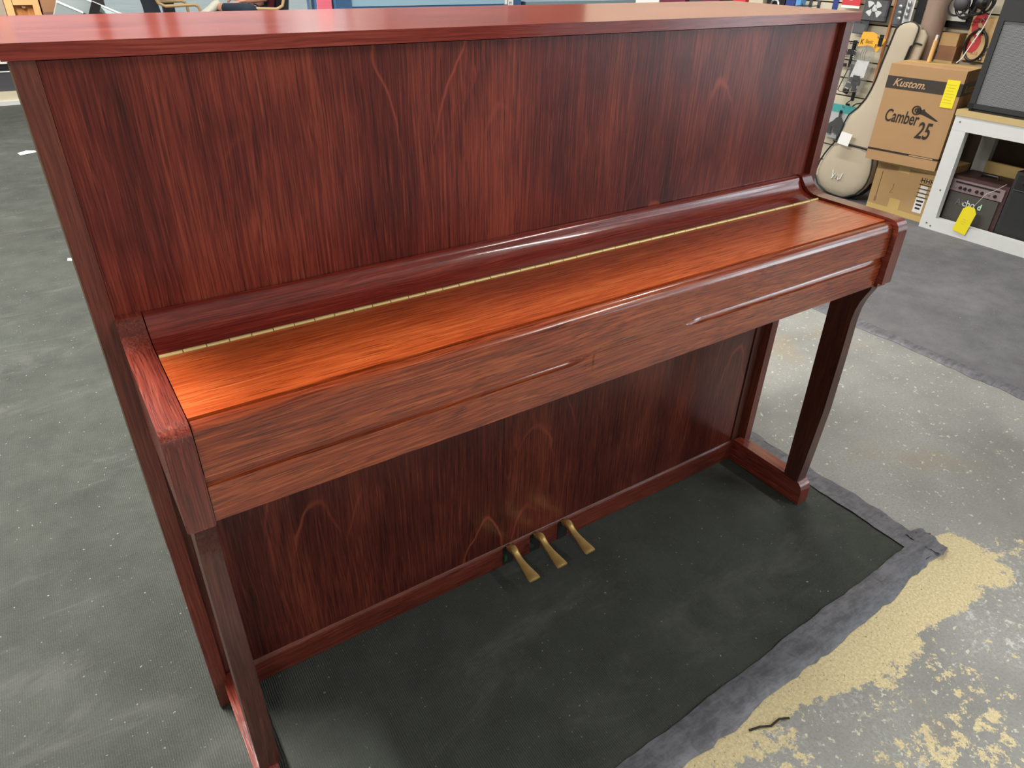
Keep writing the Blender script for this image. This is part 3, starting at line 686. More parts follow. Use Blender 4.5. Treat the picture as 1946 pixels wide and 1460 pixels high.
# loop strap at its head is hidden; carry loop in front of it
B().tube([(-.03, -.02, .53), (-.07, -.03, .515), (-.085, -.03, .50)], 0.004, 6).build('strap', PIPING, bag, rot=bag_rot)

# ------------------------------------------------------------------ goods on the slatwall
WX0 = WALLX-0.016
def hook(parent, L=0.11, z=0.0, x=0.0):
    box('hook_plate', BLACK, parent, x-0.012, x+0.012, -0.006, 0.0, z-0.045, z+0.015)
    B().tube([(x, -0.004, z), (x, -L, z), (x, -L-0.004, z+0.012)], 0.0025, 6).build('hook', STEEL, parent)
def pack(name, label, cat, y0, y1, z0, z1, back, header=None, hh=0.04, head=None, bubble=True, x=WX0, group=None, gap=0.03):
    """a hanging card pack; local origin at its top-left on the wall"""
    o = thing(name, label, cat, (x-gap, y0, z1), R90, group)
    wd, ht = abs(y0-y1), z1-z0
    box('card', back, o, 0, wd, 0, 0.003, -ht, 0, 0.0008)
    if header: box('header', header, o, -0.001, wd+0.001, -0.002, 0.004, -hh, 0.001, 0.001)
    if bubble:
        B().box(0.008, wd-0.008, -0.022, -0.0005, -ht+0.008, -(hh if header else 0.012)-0.004).bevel(0.008, 2).build('blister', CLEAR, o)
    hk = B().tube([(wd/2, gap, -0.008), (wd/2, -0.02, -0.008), (wd/2, -0.023, 0.004)], 0.0022, 6).build('hook', STEEL, o)
    box('hook_plate', BLACK, o, wd/2-0.012, wd/2+0.012, gap-0.006, gap, -0.05, 0.01)
    return o, wd, ht
# 1. microphone stand clip pack
o, wd, ht = pack('clip_pack', 'teal-headed pack with a black microphone clip beside the guitar bag', 'accessory', 1.822, 1.648, 0.255, 0.455, WHITE, TEAL, 0.045, bubble=False)
B().loft([se(wd*.46, z, hw, 0.001, 0) for z, hw in ((-.06, .01), (-.2, .05))]) if False else None
c = B(); c.tube([(wd*.45, -.012, -.03), (wd*.45, -.012, -.075)], 0.008, 10)
c.prism([(wd*.45-.012, -.072), (wd*.45+.012, -.072), (wd*.45+.030, -.095), (wd*.45+.062, -.118), (wd*.45+.062, -.130), (wd*.45-.062, -.130), (wd*.45-.062, -.118), (wd*.45-.030, -.095)], 'y', -.024, -.004)
c.box(wd*.45-.066, wd*.45-.034, -.028, -.003, -.172, -.130); c.box(wd*.45+.022, wd*.45+.066, -.030, -.003, -.196, -.130); c.box(wd*.45-.015, wd*.45+.022, -.026, -.003, -.166, -.132)
c.bevel(0.003, 1).build('microphone_clip', BLACKM, o)
B().box(0.004, wd-0.004, -0.032, -0.0005, -ht+0.004, -0.048).bevel(0.008, 2).build('blister', CLEAR, o)
# 2. long clear bag with orange header card
o = thing('accessory_bag', 'clear plastic bag with an orange header card and white insert on the slatwall', 'accessory', (WX0-0.085, 1.715, 0.872), R90)
B().prism([(0.0, -.080), (0.012, 0.0), (0.075, 0.004), (0.165, -.028), (0.125, -.102), (0.095, -.070), (0.06, -.066)], 'y', -0.003, 0.0).build('header', ORANGEC, o)
text('lettering', 'K', 0.040, INK, o, (0.010, -0.0036, -.064), 0.8, 0.1)
text('lettering', 'Basic', 0.030, simple('brown_ink', (150, 110, 40), 0.6), o, (0.042, -0.0036, -.056), 0.8, 0.1)
for k in range(2): box('barcode', INK, o, 0.108+0.006*k, 0.111+0.006*k, -0.0036, -0.0028, -.078, -.055)
B().prism([(0.012, -.075), (0.115, -.080), (0.120, -.20), (0.095, -.325), (-0.02, -.300), (-0.03, -.26), (0.0, -.16)], 'y', -0.020, 0.004).bevel(0.006, 2).build('bag_film', CLEAR, o)
B().prism([(0.022, -.150), (0.100, -.150), (0.092, -.240), (0.002, -.245)], 'y', -0.006, -0.002).build('insert', WHITE, o)
c = B(); c.box(0.030, 0.068, -.018, -.004, -.262, -.232); c.box(0.026, 0.078, -.018, -.004, -.285, -.258); c.box(0.040, 0.060, -.018, -.004, -.318, -.280)
c.bevel(0.003, 1).build('tuner_clip', BLACKM, o)
for k in range(3): B().tube([(0.045+.012*k, -.012, -.09), (0.040+.013*k, -.014, -.12), (0.05+.010*k, -.012, -.148)], 0.0016, 5).build('wire', STEEL, o)
hook(o, 0.04, -0.02, 0.135)
# 3. rack of capos: black bars and springs
for i, (yy, zz) in enumerate(((1.835, 0.80), (1.775, 0.80))):
    o = thing('capo', ('black sprung capo hanging nearest the piano side', 'black capo with coil spring left of the clear bag')[i], 'accessory', (WX0-0.04, yy, zz), R90, 'capos on the slatwall')
    box('bar', BLACK, o, 0.005, 0.017, -.012, 0, -.13, 0, 0.003)
    box('grip', BLACKM, o, -.018, 0.03, -.014, 0.0, -.060, -.030, 0.004)
    B().tube([(0.030+0.010*math.cos(t), -0.006+0.008*math.sin(t), -.028-0.0011*t*1.6) for t in [k*0.7 for k in range(45)]], 0.0018, 5).build('spring', STEEL, o)
    box('pad', BLACKM, o, 0.016, 0.05, -.012, 0, -.128, -.11, 0.003)
    hook(o, 0.05, 0.004, 0.01)
# 4. wire display rack with black bars
o = thing('wire_rack', 'black wire rack with slim black fittings below the capos', 'accessory', (WX0-0.03, 1.805, 0.662), R90)
for k in range(4):
    x = 0.0+0.035*k
    B().tube([(x+.03, 0.0, 0.0), (x-.004, -.004, -.125)], 0.003, 6).build('rod', BLACK if k % 2 == 0 else STEEL, o)
B().tube([(-.004, 0, -.125), (0.02, -.02, -.13), (0.13, -.02, -.120)], 0.0025, 6).build('rod', BLACK, o)
for k in range(3): box('fitting', BLACKM, o, 0.075, 0.105, -.014, 0, -.045-.035*k, -.022-.035*k, 0.004, rot=(0, 0.3, 0))
hook(o, 0.04, 0.0, 0.06)
# 5. small bracket in the slat above the mic clip
o = thing('slat_hook', 'empty black slatwall hook above the teal pack', 'hook', (WX0, 1.715, 0.535), R90)
box('hook_plate', BLACK, o, -0.008, 0.012, -0.006, 0, -0.05, 0.02, 0.001)
B().tube([(0.0, -.005, -.045), (0.002, -.05, -.060), (0.03, -.10, -.055)], 0.0028, 6).build('prong', BLACK, o)
# 6. packs at lid height
o, wd, ht = pack('pick_pack', 'black pack with white guitar picks hanging above the orange card', 'accessory', 1.762, 1.600, 0.925, 1.075, BLACK, RED, 0.035, gap=0.05)
for k, (x, z, r_) in enumerate(((.04, -.062, .2), (.07, -.085, 1.0), (.045, -.105, -.4), (.09, -.066, .6), (.10, -.108, .1))):
    B().prism([(-.022, .009), (-.012, .014), (.012, .014), (.022, .009), (.003, -.018), (-.003, -.018)], 'y', -.006, -.003).build('pick', WHITE, o, (x, 0, z), (0, r_, 0))
box('label', DGREY, o, 0.118, 0.156, -.005, 0, -.12, -.062)
o, wd, ht = pack('string_pack', 'flat red card pack at the lid corner of the piano', 'accessory', 1.905, 1.785, 0.985, 1.11, RED, WHITE, 0.012, bubble=False, gap=0.06)
box('printed_band', WHITE, o, 0, wd, -.001, 0, -.125, -.112); box('logo', WHITE, o, 0.045, 0.065, -.001, 0, -.085, -.060)
o, wd, ht = pack('blister_pack', 'small clear blister pack just below the lid corner', 'accessory', 1.800, 1.705, 0.855, 0.925, DGREY, None, 0.02, gap=0.05)
o, wd, ht = pack('blister_pack', 'clear pack with shiny fittings left of the brown pipe', 'accessory', 1.575, 1.510, 0.915, 1.10, DGREY, WHITE, 0.02, gap=0.03)
for k in range(3): B().ball((0.03+.004*k, -.012, -.09-.03*k), .014, .006, .012).build('fitting', STEEL, o)
o, wd, ht = pack('blister_pack', 'narrow clear pack with chrome parts beside the black strap', 'accessory', 1.508, 1.462, 0.93, 1.10, WHITE, DGREY, 0.02, gap=0.05)
for k in range(3): B().ball((0.022, -.012, -.07-.03*k), .011, .006, .014).build('fitting', STEEL, o)
o = box('leather_strap', BLACK, None, -.022, .022, -.004, .004, -.19, .12, 0.002, loc=(WX0-.03, 1.435, 1.12), rot=(0, 0, R90)); tag(o, 'flat black strap hanging left of the brown pipe', 'strap')
WOODO = simple('orange_wood', (186, 122, 76), 0.55, 0, 0.15, 20)
o = box('wooden_batten', WOODO, None, -.006, .006, -.012, .0, 0.0, 1.35, 0.002, loc=(WX0-.012, 1.592, 0.105), rot=(0, 0, R90)); tag(o, 'thin orange wooden batten upright behind the guitar bag', 'batten')
# goods further along the wall, above the lid
strip = [(3.73, 3.46, WHITE, 'white boxed pack low on the slatwall, next to the blue case', 'box', 0.05), (3.43, 3.17, BURG, 'broad burgundy box on the slatwall above the lid', 'box', 0.07), (3.15, 3.04, DGREY, 'dark grey pack between the two burgundy boxes', 'accessory', 0.05),
         (3.02, 2.85, BURG, 'narrower burgundy box on the slatwall above the lid', 'box', 0.07), (2.835, 2.745, BLACK, 'small black pack beside the narrower burgundy box', 'accessory', 0.05), (2.735, 2.63, RED, 'bright red box on the slatwall above the lid', 'box', 0.06),
         (2.60, 2.485, CREAM, 'cream carton on the slatwall right of the red box', 'box', 0.06), (2.46, 2.32, BLACK, 'black pack with a chrome disc on the slatwall', 'accessory', 0.05), (2.312, 2.24, BLUE, 'dark blue pack on the slatwall', 'accessory', 0.05), (2.236, 2.20, SKY, 'slim light blue pack on the slatwall', 'accessory', 0.05)]
for k, (y0, y1, m, lb, cat, dpt) in enumerate(strip):
    o = thing('boxed_pack' if cat == 'box' else 'accessory_pack', lb, cat, (WX0-dpt, y0, 0.955 if k not in (6, 7) else 0.965), R90)
    box('pack_body', m, o, 0, y0-y1, 0, dpt, -0.06, 0.22, 0.003)
    box('label', WHITE if k % 3 else TAN, o, 0.02*(y0-y1)/0.1, (y0-y1)*0.8, -0.001, 0, 0.09, 0.16)
    if k == 7: B().tube([(0.07+.03*math.cos(a), -0.004, 0.0+.03*math.sin(a)) for a in [i*PI/10 for i in range(20)]], 0.008, 6, closed=True).build('disc', STEEL, o)
for k, (yy, lb) in enumerate(((2.16, 'bare wire slatwall hook right of the light blue pack'), (2.10, 'second bare wire slatwall hook nearer the lid corner'))):
    o = thing('slat_hook', lb, 'hook', (WX0, yy, 0.99), R90)
    box('hook_plate', DGREY, o, -.01, .01, -.006, 0, -.04, .02, 0.001)
    B().tube([(0, -.005, -.01), (0, -.16, -.014), (0, -.17, .004)], 0.003, 6).build('prong', DGREY, o)
o = box('price_ticket', BLUE, None, -.018, .018, -.004, 0, -.04, .02, loc=(WX0-.001, 1.985, 1.005), rot=(0, 0, R90)); tag(o, 'small dark blue price ticket clipped to a slat', 'ticket')

# pipe and the goods right of it
o = B().lathe([(.057, 0), (.057, CEIL)], 28, (4.238, 1.311, 0)).build('pipe', PIPE); tag(o, 'brownish painted vertical pipe rising behind the cardboard carton', 'pipe')
o = thing('picture_frame', 'black frame holding crumpled white paper right of the pipe', 'frame', (WX0-.02, 1.285, 0.935), R90)
box('backing', BLACK, o, -.01, .138, 0, .012, -.005, .30, 0.003)
b = B(); rnd = random.Random(4)
b.loft([[(0.008+.105*i/7, -.004-.012*rnd.random(), 0.028+.25*j/8) for i in range(8)] for j in range(9)], closed=False); b.build('crumpled_paper', WHITE, o, ang=20)
o = thing('cable_bundle', 'bundle of coiled black cables hanging above the red S card', 'cables', (4.235, 1.12, 1.04), R90)
for k, (cx, cz, r_, tilt) in enumerate(((-.07, .0, .042, .3), (-.03, .01, .055, -.2), (.03, .02, .05, .5), (.06, .03, .045, -.4), (0, .03, .065, .1), (-.045, -.005, .05, .7))):
    pts = [(cx+r_*math.cos(a), -.03+0.02*math.sin(a*1.0+tilt*4)+.006*k, cz+r_*math.sin(a)*1.1) for a in [i*2*PI/22 for i in range(22)]]
    B().tube(pts, 0.0052, 6, closed=True).build('coil', BLACK if k % 2 else BLACKM, o)
B().ball((-.06, -.02, .01), .042, .03, .035).build('connector', DGREY, o)
B().ball((.045, -.03, .02), .03, .03, .03).build('connector', BLACK, o)
B().tube([(0, .085, .06), (0, -.05, .055)], .003, 6).build('hook', STEEL, o)
o = thing('cable_card', 'tan card with a red letter S and a black cable looped on it', 'card', (WX0-.03, 1.140, 0.785), R90)
box('card', TAN, o, 0, .125, 0, .003, 0, .212, 0.001)
text('lettering', 'S', 0.235, RED, o, (0.008, -.0006, 0.052), 0.62, bold=0.012)
text('lettering', 'A-12', 0.020, simple('card_print', (170, 130, 90), 0.7), o, (0.045, -.0006, 0.030), 0.9)
B().tube([(.062+.052*math.cos(a), -.012, .075+.072*math.sin(a)) for a in [i*2*PI/28 for i in range(28)]], 0.0065, 8, closed=True).build('cable', BLACK, o)
box('cable_tie', BLACKM, o, .052, .078, -.022, -.004, .132, .158, 0.003)
B().tube([(.045, -.006, .185), (.056, -.012, .20), (.066, -.008, .19)], .004, 6).build('hang_tab', STEEL, o)
B().tube([(.065, -.02, .145), (.060, -.03, .125)], .005, 6).build('tie_end', WHITE, o)
B().tube([(.062, .03, .205), (.062, -.01, .205)], .003, 6).build('hook', STEEL, o)
o = B().tube([(4.26, 1.03, 1.16), (4.25, 1.035, 1.04), (4.235, 1.045, .95), (4.22, 1.065, .88), (4.20, 1.085, .80), (4.19, 1.10, .778)], 0.0032, 6).build('white_wire', WHITE); tag(o, 'thin white wire hanging across the red S card', 'wire')
o = thing('jack_adapter', 'small chrome plugs beside the tan card', 'accessory', (WX0-.02, 1.025, 0.83), R90)
for k in range(3): B().ball((0.0-.006*k, -.01, .02-.026*k), .012, .010, .011).build('plug', STEEL, o)
B().tube([(0, .02, .03), (0, -.01, .03)], .0025, 6).build('hook', BLACK, o)
shelf = thing('wall_shelf', 'narrow plywood wall shelf carrying small cartons right of the pipe', 'shelf', (WX0-0.08, 1.252, 0.776), R90)
box('board', PLY, shelf, 0, 0.10, 0, 0.08, -0.016, 0, 0.002); box('bracket', STEEL, shelf, 0.02, 0.03, 0.03, 0.08, -0.08, -0.016)
o = box('carton', CARD3, None, 0, .096, 0, .07, 0, .070, 0.002, loc=(WX0-.075, 1.248, 0.776), rot=(0, 0, R90)); tag(o, 'flat reddish-brown carton under the smaller one on the wall shelf', 'box')
o = box('carton', CARD2, None, 0, .092, 0, .068, 0, .062, 0.002, loc=(WX0-.075, 1.250, 0.847), rot=(0, 0, R90)); tag(o, 'small tan carton on top of the reddish-brown carton on the wall shelf', 'box')
o = B().tube([(4.100, 1.198, 0.777), (4.104, 1.196, 0.882)], .011, 10).build('wooden_dowel', simple('pale_wood', (222, 182, 122), 0.5)); tag(o, 'pale wooden dowel standing above the tall carton', 'dowel')
box('tip', STRING, o, -.006, .006, -.006, .006, .0, .03, loc=(4.104, 1.196, 0.876))

# ------------------------------------------------------------------ things behind the piano, seen over the lid
BLUEF = simple('blue_frame', (56, 92, 132), 0.35, 0, 0.08); SKY_REFL = simple('painted_sky_reflection', (146, 182, 202), 0.3, 0, 0.08, 5); GREYB = simple('grey_blue_vinyl', (116, 138, 152), 0.4, 0, 0.08)
cab = thing('piano_standin_cabinet', 'tall blue cabinet standing in for a glossy piano, sky reflection painted pale blue', 'cabinet', (1.37, 2.6, 0))
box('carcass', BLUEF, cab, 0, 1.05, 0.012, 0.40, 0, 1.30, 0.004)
box('pane', SKY_REFL, cab, 0.08, 0.945, 0.004, 0.014, 0.988, 1.28, 0.001)  # pale blue paints the sky mirrored in a glossy dark piano
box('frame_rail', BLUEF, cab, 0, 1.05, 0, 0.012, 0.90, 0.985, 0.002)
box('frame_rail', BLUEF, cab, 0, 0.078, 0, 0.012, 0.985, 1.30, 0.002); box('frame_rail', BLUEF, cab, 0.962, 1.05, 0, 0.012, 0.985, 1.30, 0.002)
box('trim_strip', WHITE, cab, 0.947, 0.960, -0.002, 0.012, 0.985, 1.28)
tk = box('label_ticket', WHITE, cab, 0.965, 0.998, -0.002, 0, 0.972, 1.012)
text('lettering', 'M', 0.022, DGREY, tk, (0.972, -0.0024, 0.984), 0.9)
for k in range(4): box('reflection_stripe', (BLUEF, STEEL)[k % 2], cab, -0.012, 0.0, 0.03+0.09*k, 0.06+0.09*k, 0.0, 1.28, 0.002)  # stripes paint reflections on the glossy piano's side
tbl = thing('side_table', 'dark blue table holding the grey-blue case behind the piano', 'table', (2.45, 2.6, 0))
box('table_top', BLUEF, tbl, 0, 0.82, 0, 0.40, 0.82, 0.85, 0.003)
for lx in (0.02, 0.76):
    for ly in (0.02, 0.34): box('leg', BLUEF, tbl, lx, lx+0.04, ly, ly+0.04, 0, 0.82)
case = thing('keyboard_case', 'grey-blue rounded vinyl keyboard case lying on the blue table', 'case', (2.46, 2.61, 0.85))
box('case_shell', GREYB, case, 0, 0.80, 0, 0.32, 0, 0.145, 0.03, 4); box('zip_band', DGREY, case, -0.002, 0.802, -0.002, 0.322, 0.06, 0.07, 0.001)
PINK = simple('pink_card', (240, 118, 140), 0.6, 0, 0.04)
pk = thing('sign_stand', 'tall narrow pink card sign on a dark stand behind the lid', 'sign', (1.165, 2.2, 0))
box('card', PINK, pk, -0.031, 0.031, -0.004, 0, 0.80, 1.36, 0.001); box('post', BLACK, pk, -0.014, 0.040, 0.001, 0.015, 0.02, 1.32); box('base', BLACK, pk, -0.14, 0.14, -0.14, 0.14, 0, 0.02, 0.005)
B().tube([(-.022, -.005, 1.003), (0.0, -.005, .997), (.012, -.005, .992), (.014, -.005, 1.012), (.012, -.005, .985), (.024, -.005, .99)], .0012, 5).build('handwriting', RED, pk)
# wooden crate, brown carton and white slanting beams
OAK = wood('crate_wood', 'z', (150, 92, 44), (186, 122, 66), (214, 156, 100), rough=0.6, coat=0, seed=2.9, pore=0.3, bump=0.1)
cr = thing('wooden_crate', 'orange-brown wooden crate with pale corner battens behind the left end of the lid', 'crate', (0.066, 3.0, 0))
box('panel', OAK, cr, 0.0, 0.125, 0.01, 0.40, 0, 1.12); box('batten', simple('pale_batten', (206, 164, 112), 0.6, 0, 0.1, 20), cr, 0.10, 0.125, -0.008, 0.01, 0, 1.12, 0.002, rot=(0, 0, 0))
box('batten', simple('pale_batten', (206, 164, 112), 0.6), cr, 0.0, 0.028, -0.008, 0.01, 0, 1.12, 0.002); box('batten', simple('pale_batten', (206, 164, 112), 0.6), cr, 0.03, 0.1, -0.006, 0.01, 0.99, 1.02, 0.002, rot=(0, 0.0, 0))
B().tube([(0.066, -0.002, 0.985), (0.066, 0.012, 0.985)], 0.008, 10).build('knot', CARD3, cr)
o = box('grey_post', simple('grey_post', (150, 142, 130), 0.7), None, 0.0, 0.045, 0, 0.08, 0, 2.2, 0.004, loc=(0.018, 3.02, 0)); tag(o, 'grey wooden post left of the orange crate', 'post')
ct = thing('cardboard_carton', 'brown cardboard carton beside the wooden crate behind the lid', 'box', (0.197, 2.95, 0))
box('carton', CARD3, ct, 0, 0.083, 0, 0.35, 0, 1.06, 0.003); box('flap', simple('shaded_flap', (112, 84, 72), 0.8), ct, 0.0, 0.082, -0.004, 0, 0.9, 0.966); box('packing_tape', KRAFT, ct, 0.066, 0.074, -0.002, 0, 0.966, 1.0)  # flap colour darkened, its shade is painted in
WHT = simple('white_metal', (186, 202, 206), 0.4, 0, 0.04); GRYM = simple('grey_metal', (136, 146, 148), 0.4, 0, 0.05)
def beam(label, p0, p1, h, d, mat, cap=None):
    p0, p1 = Vector(p0), Vector(p1); L = (p1-p0).length; ang = math.atan2(p1.z-p0.z, p1.x-p0.x)
    o = thing('metal_beam', label, 'beam', p0, rot=(0, -ang, 0), group=None)
    box('bar', mat, o, 0, L, 0, d, -h/2, h/2, 0.003)
    box('lip', WHITE, o, 0, L, -0.002, d, h/2, h/2+0.006)
    if cap: box('end_cap', cap, o, L, L+0.035, -0.004, d+0.004, -h/2-0.01, h/2+0.004, 0.004)
    return o
beam('grey slanting metal beam nearest the brown carton', (0.228, 2.80, 0.972), (0.312, 2.80, 0.930), 0.085, 0.05, GRYM, BLACK)
beam('middle slanting metal beam with a large black end', (0.262, 2.86, 1.022), (0.362, 2.86, 0.972), 0.075, 0.05, GRYM, BLACK)
beam('longest white slanting metal beam behind the lid', (0.355, 2.92, 1.003), (0.540, 2.92, 0.915), 0.024, 0.05, WHT, None)
stand = thing('beam_stand', 'low dark trestle carrying the slanting metal beams', 'trestle', (0.33, 2.79, 0))
for x, h in ((0.0, 0.90), (0.10, 0.88), (0.20, 0.86)):
    box('leg', BLACK, stand, x, x+0.03, 0.0, 0.2, 0, h)
# low white counter far behind on the left
ctr = thing('low_counter', 'low white and grey counter by the window, seen left of the piano', 'counter', (-2.2, 6.72, 0))
box('plinth', WHITEP, ctr, 0, 2.5, 0, 0.8, 0, 0.035); box('step', CREAM, ctr, 0.0, 2.5, 0.02, 0.8, 0.035, 0.105, 0.002)
box('front_panel', DGREY, ctr, 0.0, 2.5, 0.05, 0.8, 0.105, 0.255, 0.002); box('trim_strip', WHITE, ctr, 0, 2.5, 0.04, 0.8, 0.255, 0.262); box('band', BLACK, ctr, 0, 2.5, 0.05, 0.8, 0.262, 0.32); box('top', WHITE, ctr, -.01, 2.51, 0.03, 0.8, 0.32, 0.35, 0.003)

# ------------------------------------------------------------------ chairs and the seated person by the window
BENT = simple('beech_frame', (196, 164, 118), 0.5, 0, 0.1, 12); CUSHD = simple('slate_cushion', (58, 76, 92), 0.8, 0, 0.12, 12, bump=0.3); CUSHB = simple('black_cushion', (40, 46, 56), 0.85, 0, 0.12, 12)
def armchair(label, loc, rz, group=None):
    """bent beech armchair facing local -x"""
    a = thing('armchair', label, 'chair', loc, rz, group)
    for s in (-1, 1):
        y = 0.31*s
        B().tube([(-.24, y, 0), (-.24, y, .60), (-.225, y, .645), (-.19, y, .66), (.10, y, .65), (.16, y, .68), (.20, y, .78), (.24, y, .98)], .016, 8).build('arm_loop', BENT, a)
        B().tube([(.26, y, 0), (.22, y, .25), (.16, y, .42)], .016, 8).build('leg', BENT, a)
        B().tube([(-.24, y, .36), (.19, y, .34)], .014, 8).build('side_rail', BENT, a)
    for x, z in ((-.22, .36), (.18, .34), (.235, .95)): B().tube([(x, -.31, z), (x, .31, z)], .014, 8).build('cross_rail', BENT, a)
    box('seat_cushion', CUSHD, a, -.27, .17, -.29, .29, .36, .46, .03, 3)
    box('back_cushion', CUSHB, a, -.04, .04, -.27, .27, 0, .52, .03, 3, loc=(.165, 0, .46), rot=(0, .16, 0))
    return a
armchair('bent beech armchair under the seated person', (2.42, 7.56, 0), 0, 'beech armchairs by the window')
armchair('empty bent beech armchair with slate cushions left of the seated person', (1.66, 8.22, 0), PI, 'beech armchairs by the window')
st = thing('upholstered_stool', 'grey upholstered stool in front of the seated person', 'stool', (2.36, 6.45, 0))
box('padded_seat', simple('grey_upholstery', (120, 122, 132), 0.85, 0, 0.1, 20, bump=0.3), st, -.19, .19, -.17, .17, .52, .668, .03, 3)
for sx in (-1, 1):
    for sy in (-1, 1): B().tube([(sx*.15, sy*.13, 0), (sx*.14, sy*.12, .53)], .014, 8).build('leg', BENT, st)

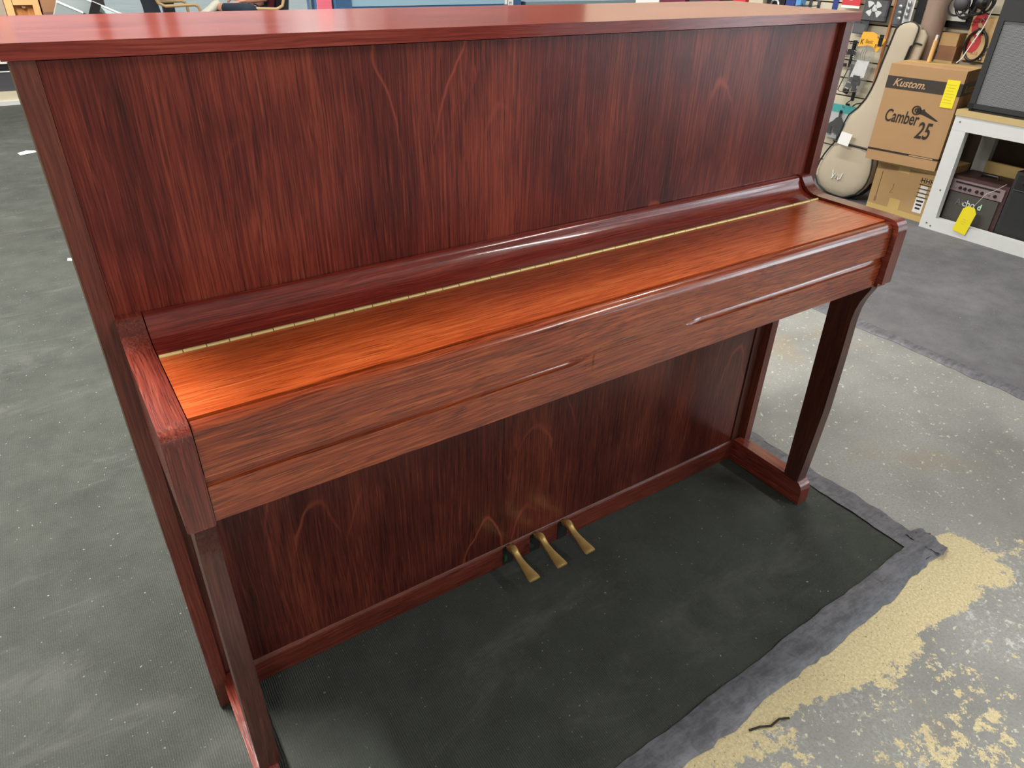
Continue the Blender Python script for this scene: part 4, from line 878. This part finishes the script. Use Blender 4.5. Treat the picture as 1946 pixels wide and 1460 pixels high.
def person():
    o = thing('person', 'seated person in dark trousers and burgundy top, ankle crossed on knee, holding a white phone', 'person', (2.44, 7.56, 0))
    # joints in local coordinates, facing -x
    J = {'pel': (0.02, 0, .53), 'sp1': (.05, 0, .68), 'sp2': (.10, 0, .84), 'chest': (.12, 0, .98), 'neck': (.11, 0, 1.10), 'head0': (.09, 0, 1.17), 'head1': (.07, 0, 1.26), 'head2': (.075, 0, 1.33),
         'hlA': (-.0, .10, .52), 'knA': (-.45, .11, .55), 'shA': (-.47, .11, .32), 'anA': (-.47, .11, .10),
         'hlB': (-.0, -.10, .53), 'thB': (-.10, -.22, .60), 'knB': (-.24, -.34, .655), 'shB': (-.33, -.15, .65), 'anB': (-.42, .04, .655),
         'saA': (.12, .18, 1.02), 'elA': (.02, .26, .78), 'wrA': (-.17, .08, .725), 'saB': (.12, -.18, 1.02), 'elB': (.03, -.27, .76), 'wrB': (-.17, -.09, .715)}
    E_ = [('pel','sp1'),('sp1','sp2'),('sp2','chest'),('chest','neck'),('neck','head0'),('head0','head1'),('head1','head2'),('pel','hlA'),('hlA','knA'),('knA','shA'),('shA','anA'),('pel','hlB'),('hlB','thB'),('thB','knB'),('knB','shB'),('shB','anB'),
          ('chest','saA'),('saA','elA'),('elA','wrA'),('chest','saB'),('saB','elB'),('elB','wrB')]
    Rr = {'pel': .13,'sp1': .125,'sp2': .125,'chest': .13,'neck': .055,'head0': .075,'head1': .095,'head2': .075,'hlA': .095,'knA': .065,'shA': .058,'anA': .042,'hlB': .095,'thB': .085,'knB': .065,'shB': .055,'anB': .042,
          'saA': .062,'elA': .043,'wrA': .030,'saB': .062,'elB': .043,'wrB': .030}
    names = list(J); me = bpy.data.meshes.new('body')
    me.from_pydata([J[k] for k in names], [(names.index(a), names.index(b)) for a, b in E_], [])
    t = bpy.data.objects.new('body', me); COL.objects.link(t)
    sk = t.modifiers.new('skin', 'SKIN'); t.modifiers.new('sub', 'SUBSURF').levels = 2
    if not me.skin_vertices: 
        pass
    for i, k in enumerate(names):
        v = me.skin_vertices[0].data[i]; v.radius = (Rr[k], Rr[k]); v.use_root = (k == 'pel')
    dg = bpy.context.evaluated_depsgraph_get(); dg.update()
    m2 = bpy.data.meshes.new_from_object(t.evaluated_get(dg))
    COL.objects.unlink(t); bpy.data.objects.remove(t)
    SKIN = simple('skin', (206, 150, 130), 0.55, 0, 0.06, 30); TROU = simple('navy_trousers', (38, 50, 66), 0.85, 0, 0.15, 20, bump=0.2); TOP = simple('burgundy_top', (126, 48, 66), 0.85, 0, 0.12, 20)
    m2.materials.clear()
    for m in (SKIN, TROU, TOP): m2.materials.append(m)
    for p in m2.polygons:
        c = p.center; p.use_smooth = True
        if c.z > 1.10: p.material_index = 0
        elif c.z > 0.70 and c.x > -0.02 and not (c.z < 0.80 and abs(c.y) > 0.2 and c.x < 0.0): p.material_index = 2
        elif c.z > 0.685 and c.x <= 0.02 and abs(c.y) < 0.30 and not (c.x < -0.2): p.material_index = 0
        elif c.x < -0.38 and c.z > .6 and c.y > -.06: p.material_index = 0
        else: p.material_index = 1
        if c.z <= 1.10 and c.z > 0.60 and c.x > 0.03: p.material_index = 2
    link('body', m2, o)
    SHOE = simple('white_shoe', (206, 206, 192), 0.6, 0, 0.1, 40); SOLE = simple('shoe_sole', (72, 78, 74), 0.7)
    def shoe(loc, rot):
        s = B().loft([se(0, z0, hw, hh, y, 14, 2.4) for y, z0, hw, hh in ((.07, .03, .030, .028), (.05, .045, .036, .045), (.0, .045, .038, .045), (-.06, .034, .042, .034), (-.13, .026, .046, .026), (-.18, .022, .038, .020), (-.195, .02, .02, .012))]).build('shoe', SHOE, o, loc, rot, ang=70)
        B().loft([se(0, .0, hw, .010, y, 14, 3) for y, hw in ((.075, .025), (.05, .038), (-.06, .044), (-.13, .048), (-.18, .04), (-.2, .02))]).build('sole', SOLE, s, ang=60)
        for k in range(3): B().tube([(-.02, -.03-.025*k, .072-.008*k), (.02, -.03-.025*k, .072-.008*k)], .004, 5).build('lace', WHITE, s)
    shoe((-.47, .11, .01), (0, 0, -PI/2)); shoe((-.44, .07, .625), (.35, .25, -PI/2+.35))
    for sgn, wr in ((1, (-.17, .08, .725)), (-1, (-.17, -.09, .715))):
        h = B(); wx, wy, wz = wr
        h.loft([se(0, 0, hw, hh, y, 12) for y, hw, hh in ((.03, .022, .018), (0, .030, .016), (-.03, .038, .015), (-.06, .038, .013), (-.075, .034, .010))])
        hd = h.build('hand', SKIN, o, (wx-.01, wy, wz), (0, 0, -PI/2-.35*sgn), ang=70)
        for f, (fx, L) in enumerate(((-.028, .062), (-.010, .072), (.010, .068), (.027, .054))):
            B().tube([(fx, -.065, 0), (fx, -.065-L*.45, -.004), (fx, -.065-L*.8, -.020), (fx, -.065-L*.9, -.034)], [.0088, .0084, .0078, .006], 8).build('finger', SKIN, hd)
        B().tube([(.030*sgn, -.01, .002), (.050*sgn, -.035, .010), (.046*sgn, -.062, .016)], [.011, .010, .007], 8).build('thumb', SKIN, hd)
    hair = B().ball((.095, 0, 1.295), .105, .092, .095).build('hair', simple('dark_hair', (52, 38, 30), 0.7, 0, 0.2, 60), o, ang=80)
    for s in (-1, 1):
        B().ball((-.018, .034*s, 1.262), .012, .014, .010).build('eye', WHITE, o); B().ball((-.028, .034*s, 1.262), .004, .006, .006).build('pupil', BLACK, o)
        B().ball((.08, .098*s, 1.245), .018, .010, .028).build('ear', SKIN, o)
    B().loft([[(-.03, -.008, 1.262), (-.03, .008, 1.262), (-.02, 0, 1.266)], [(-.056, -.016, 1.222), (-.056, .016, 1.222), (-.02, 0, 1.216)]]).build('nose', SKIN, o)
    B().tube([(-.022, -.026, 1.192), (-.032, 0, 1.190), (-.022, .026, 1.192)], .006, 6).build('mouth', simple('lips', (170, 96, 92), 0.5), o)
    ph = box('mobile_phone', WHITE, None, -.04, .04, -.075, .075, -.004, .004, .003, loc=(2.175, 7.555, .745), rot=(0.0, .5, PI/2-.1)); tag(ph, 'white mobile phone held in the seated person\'s hands', 'phone')
person()
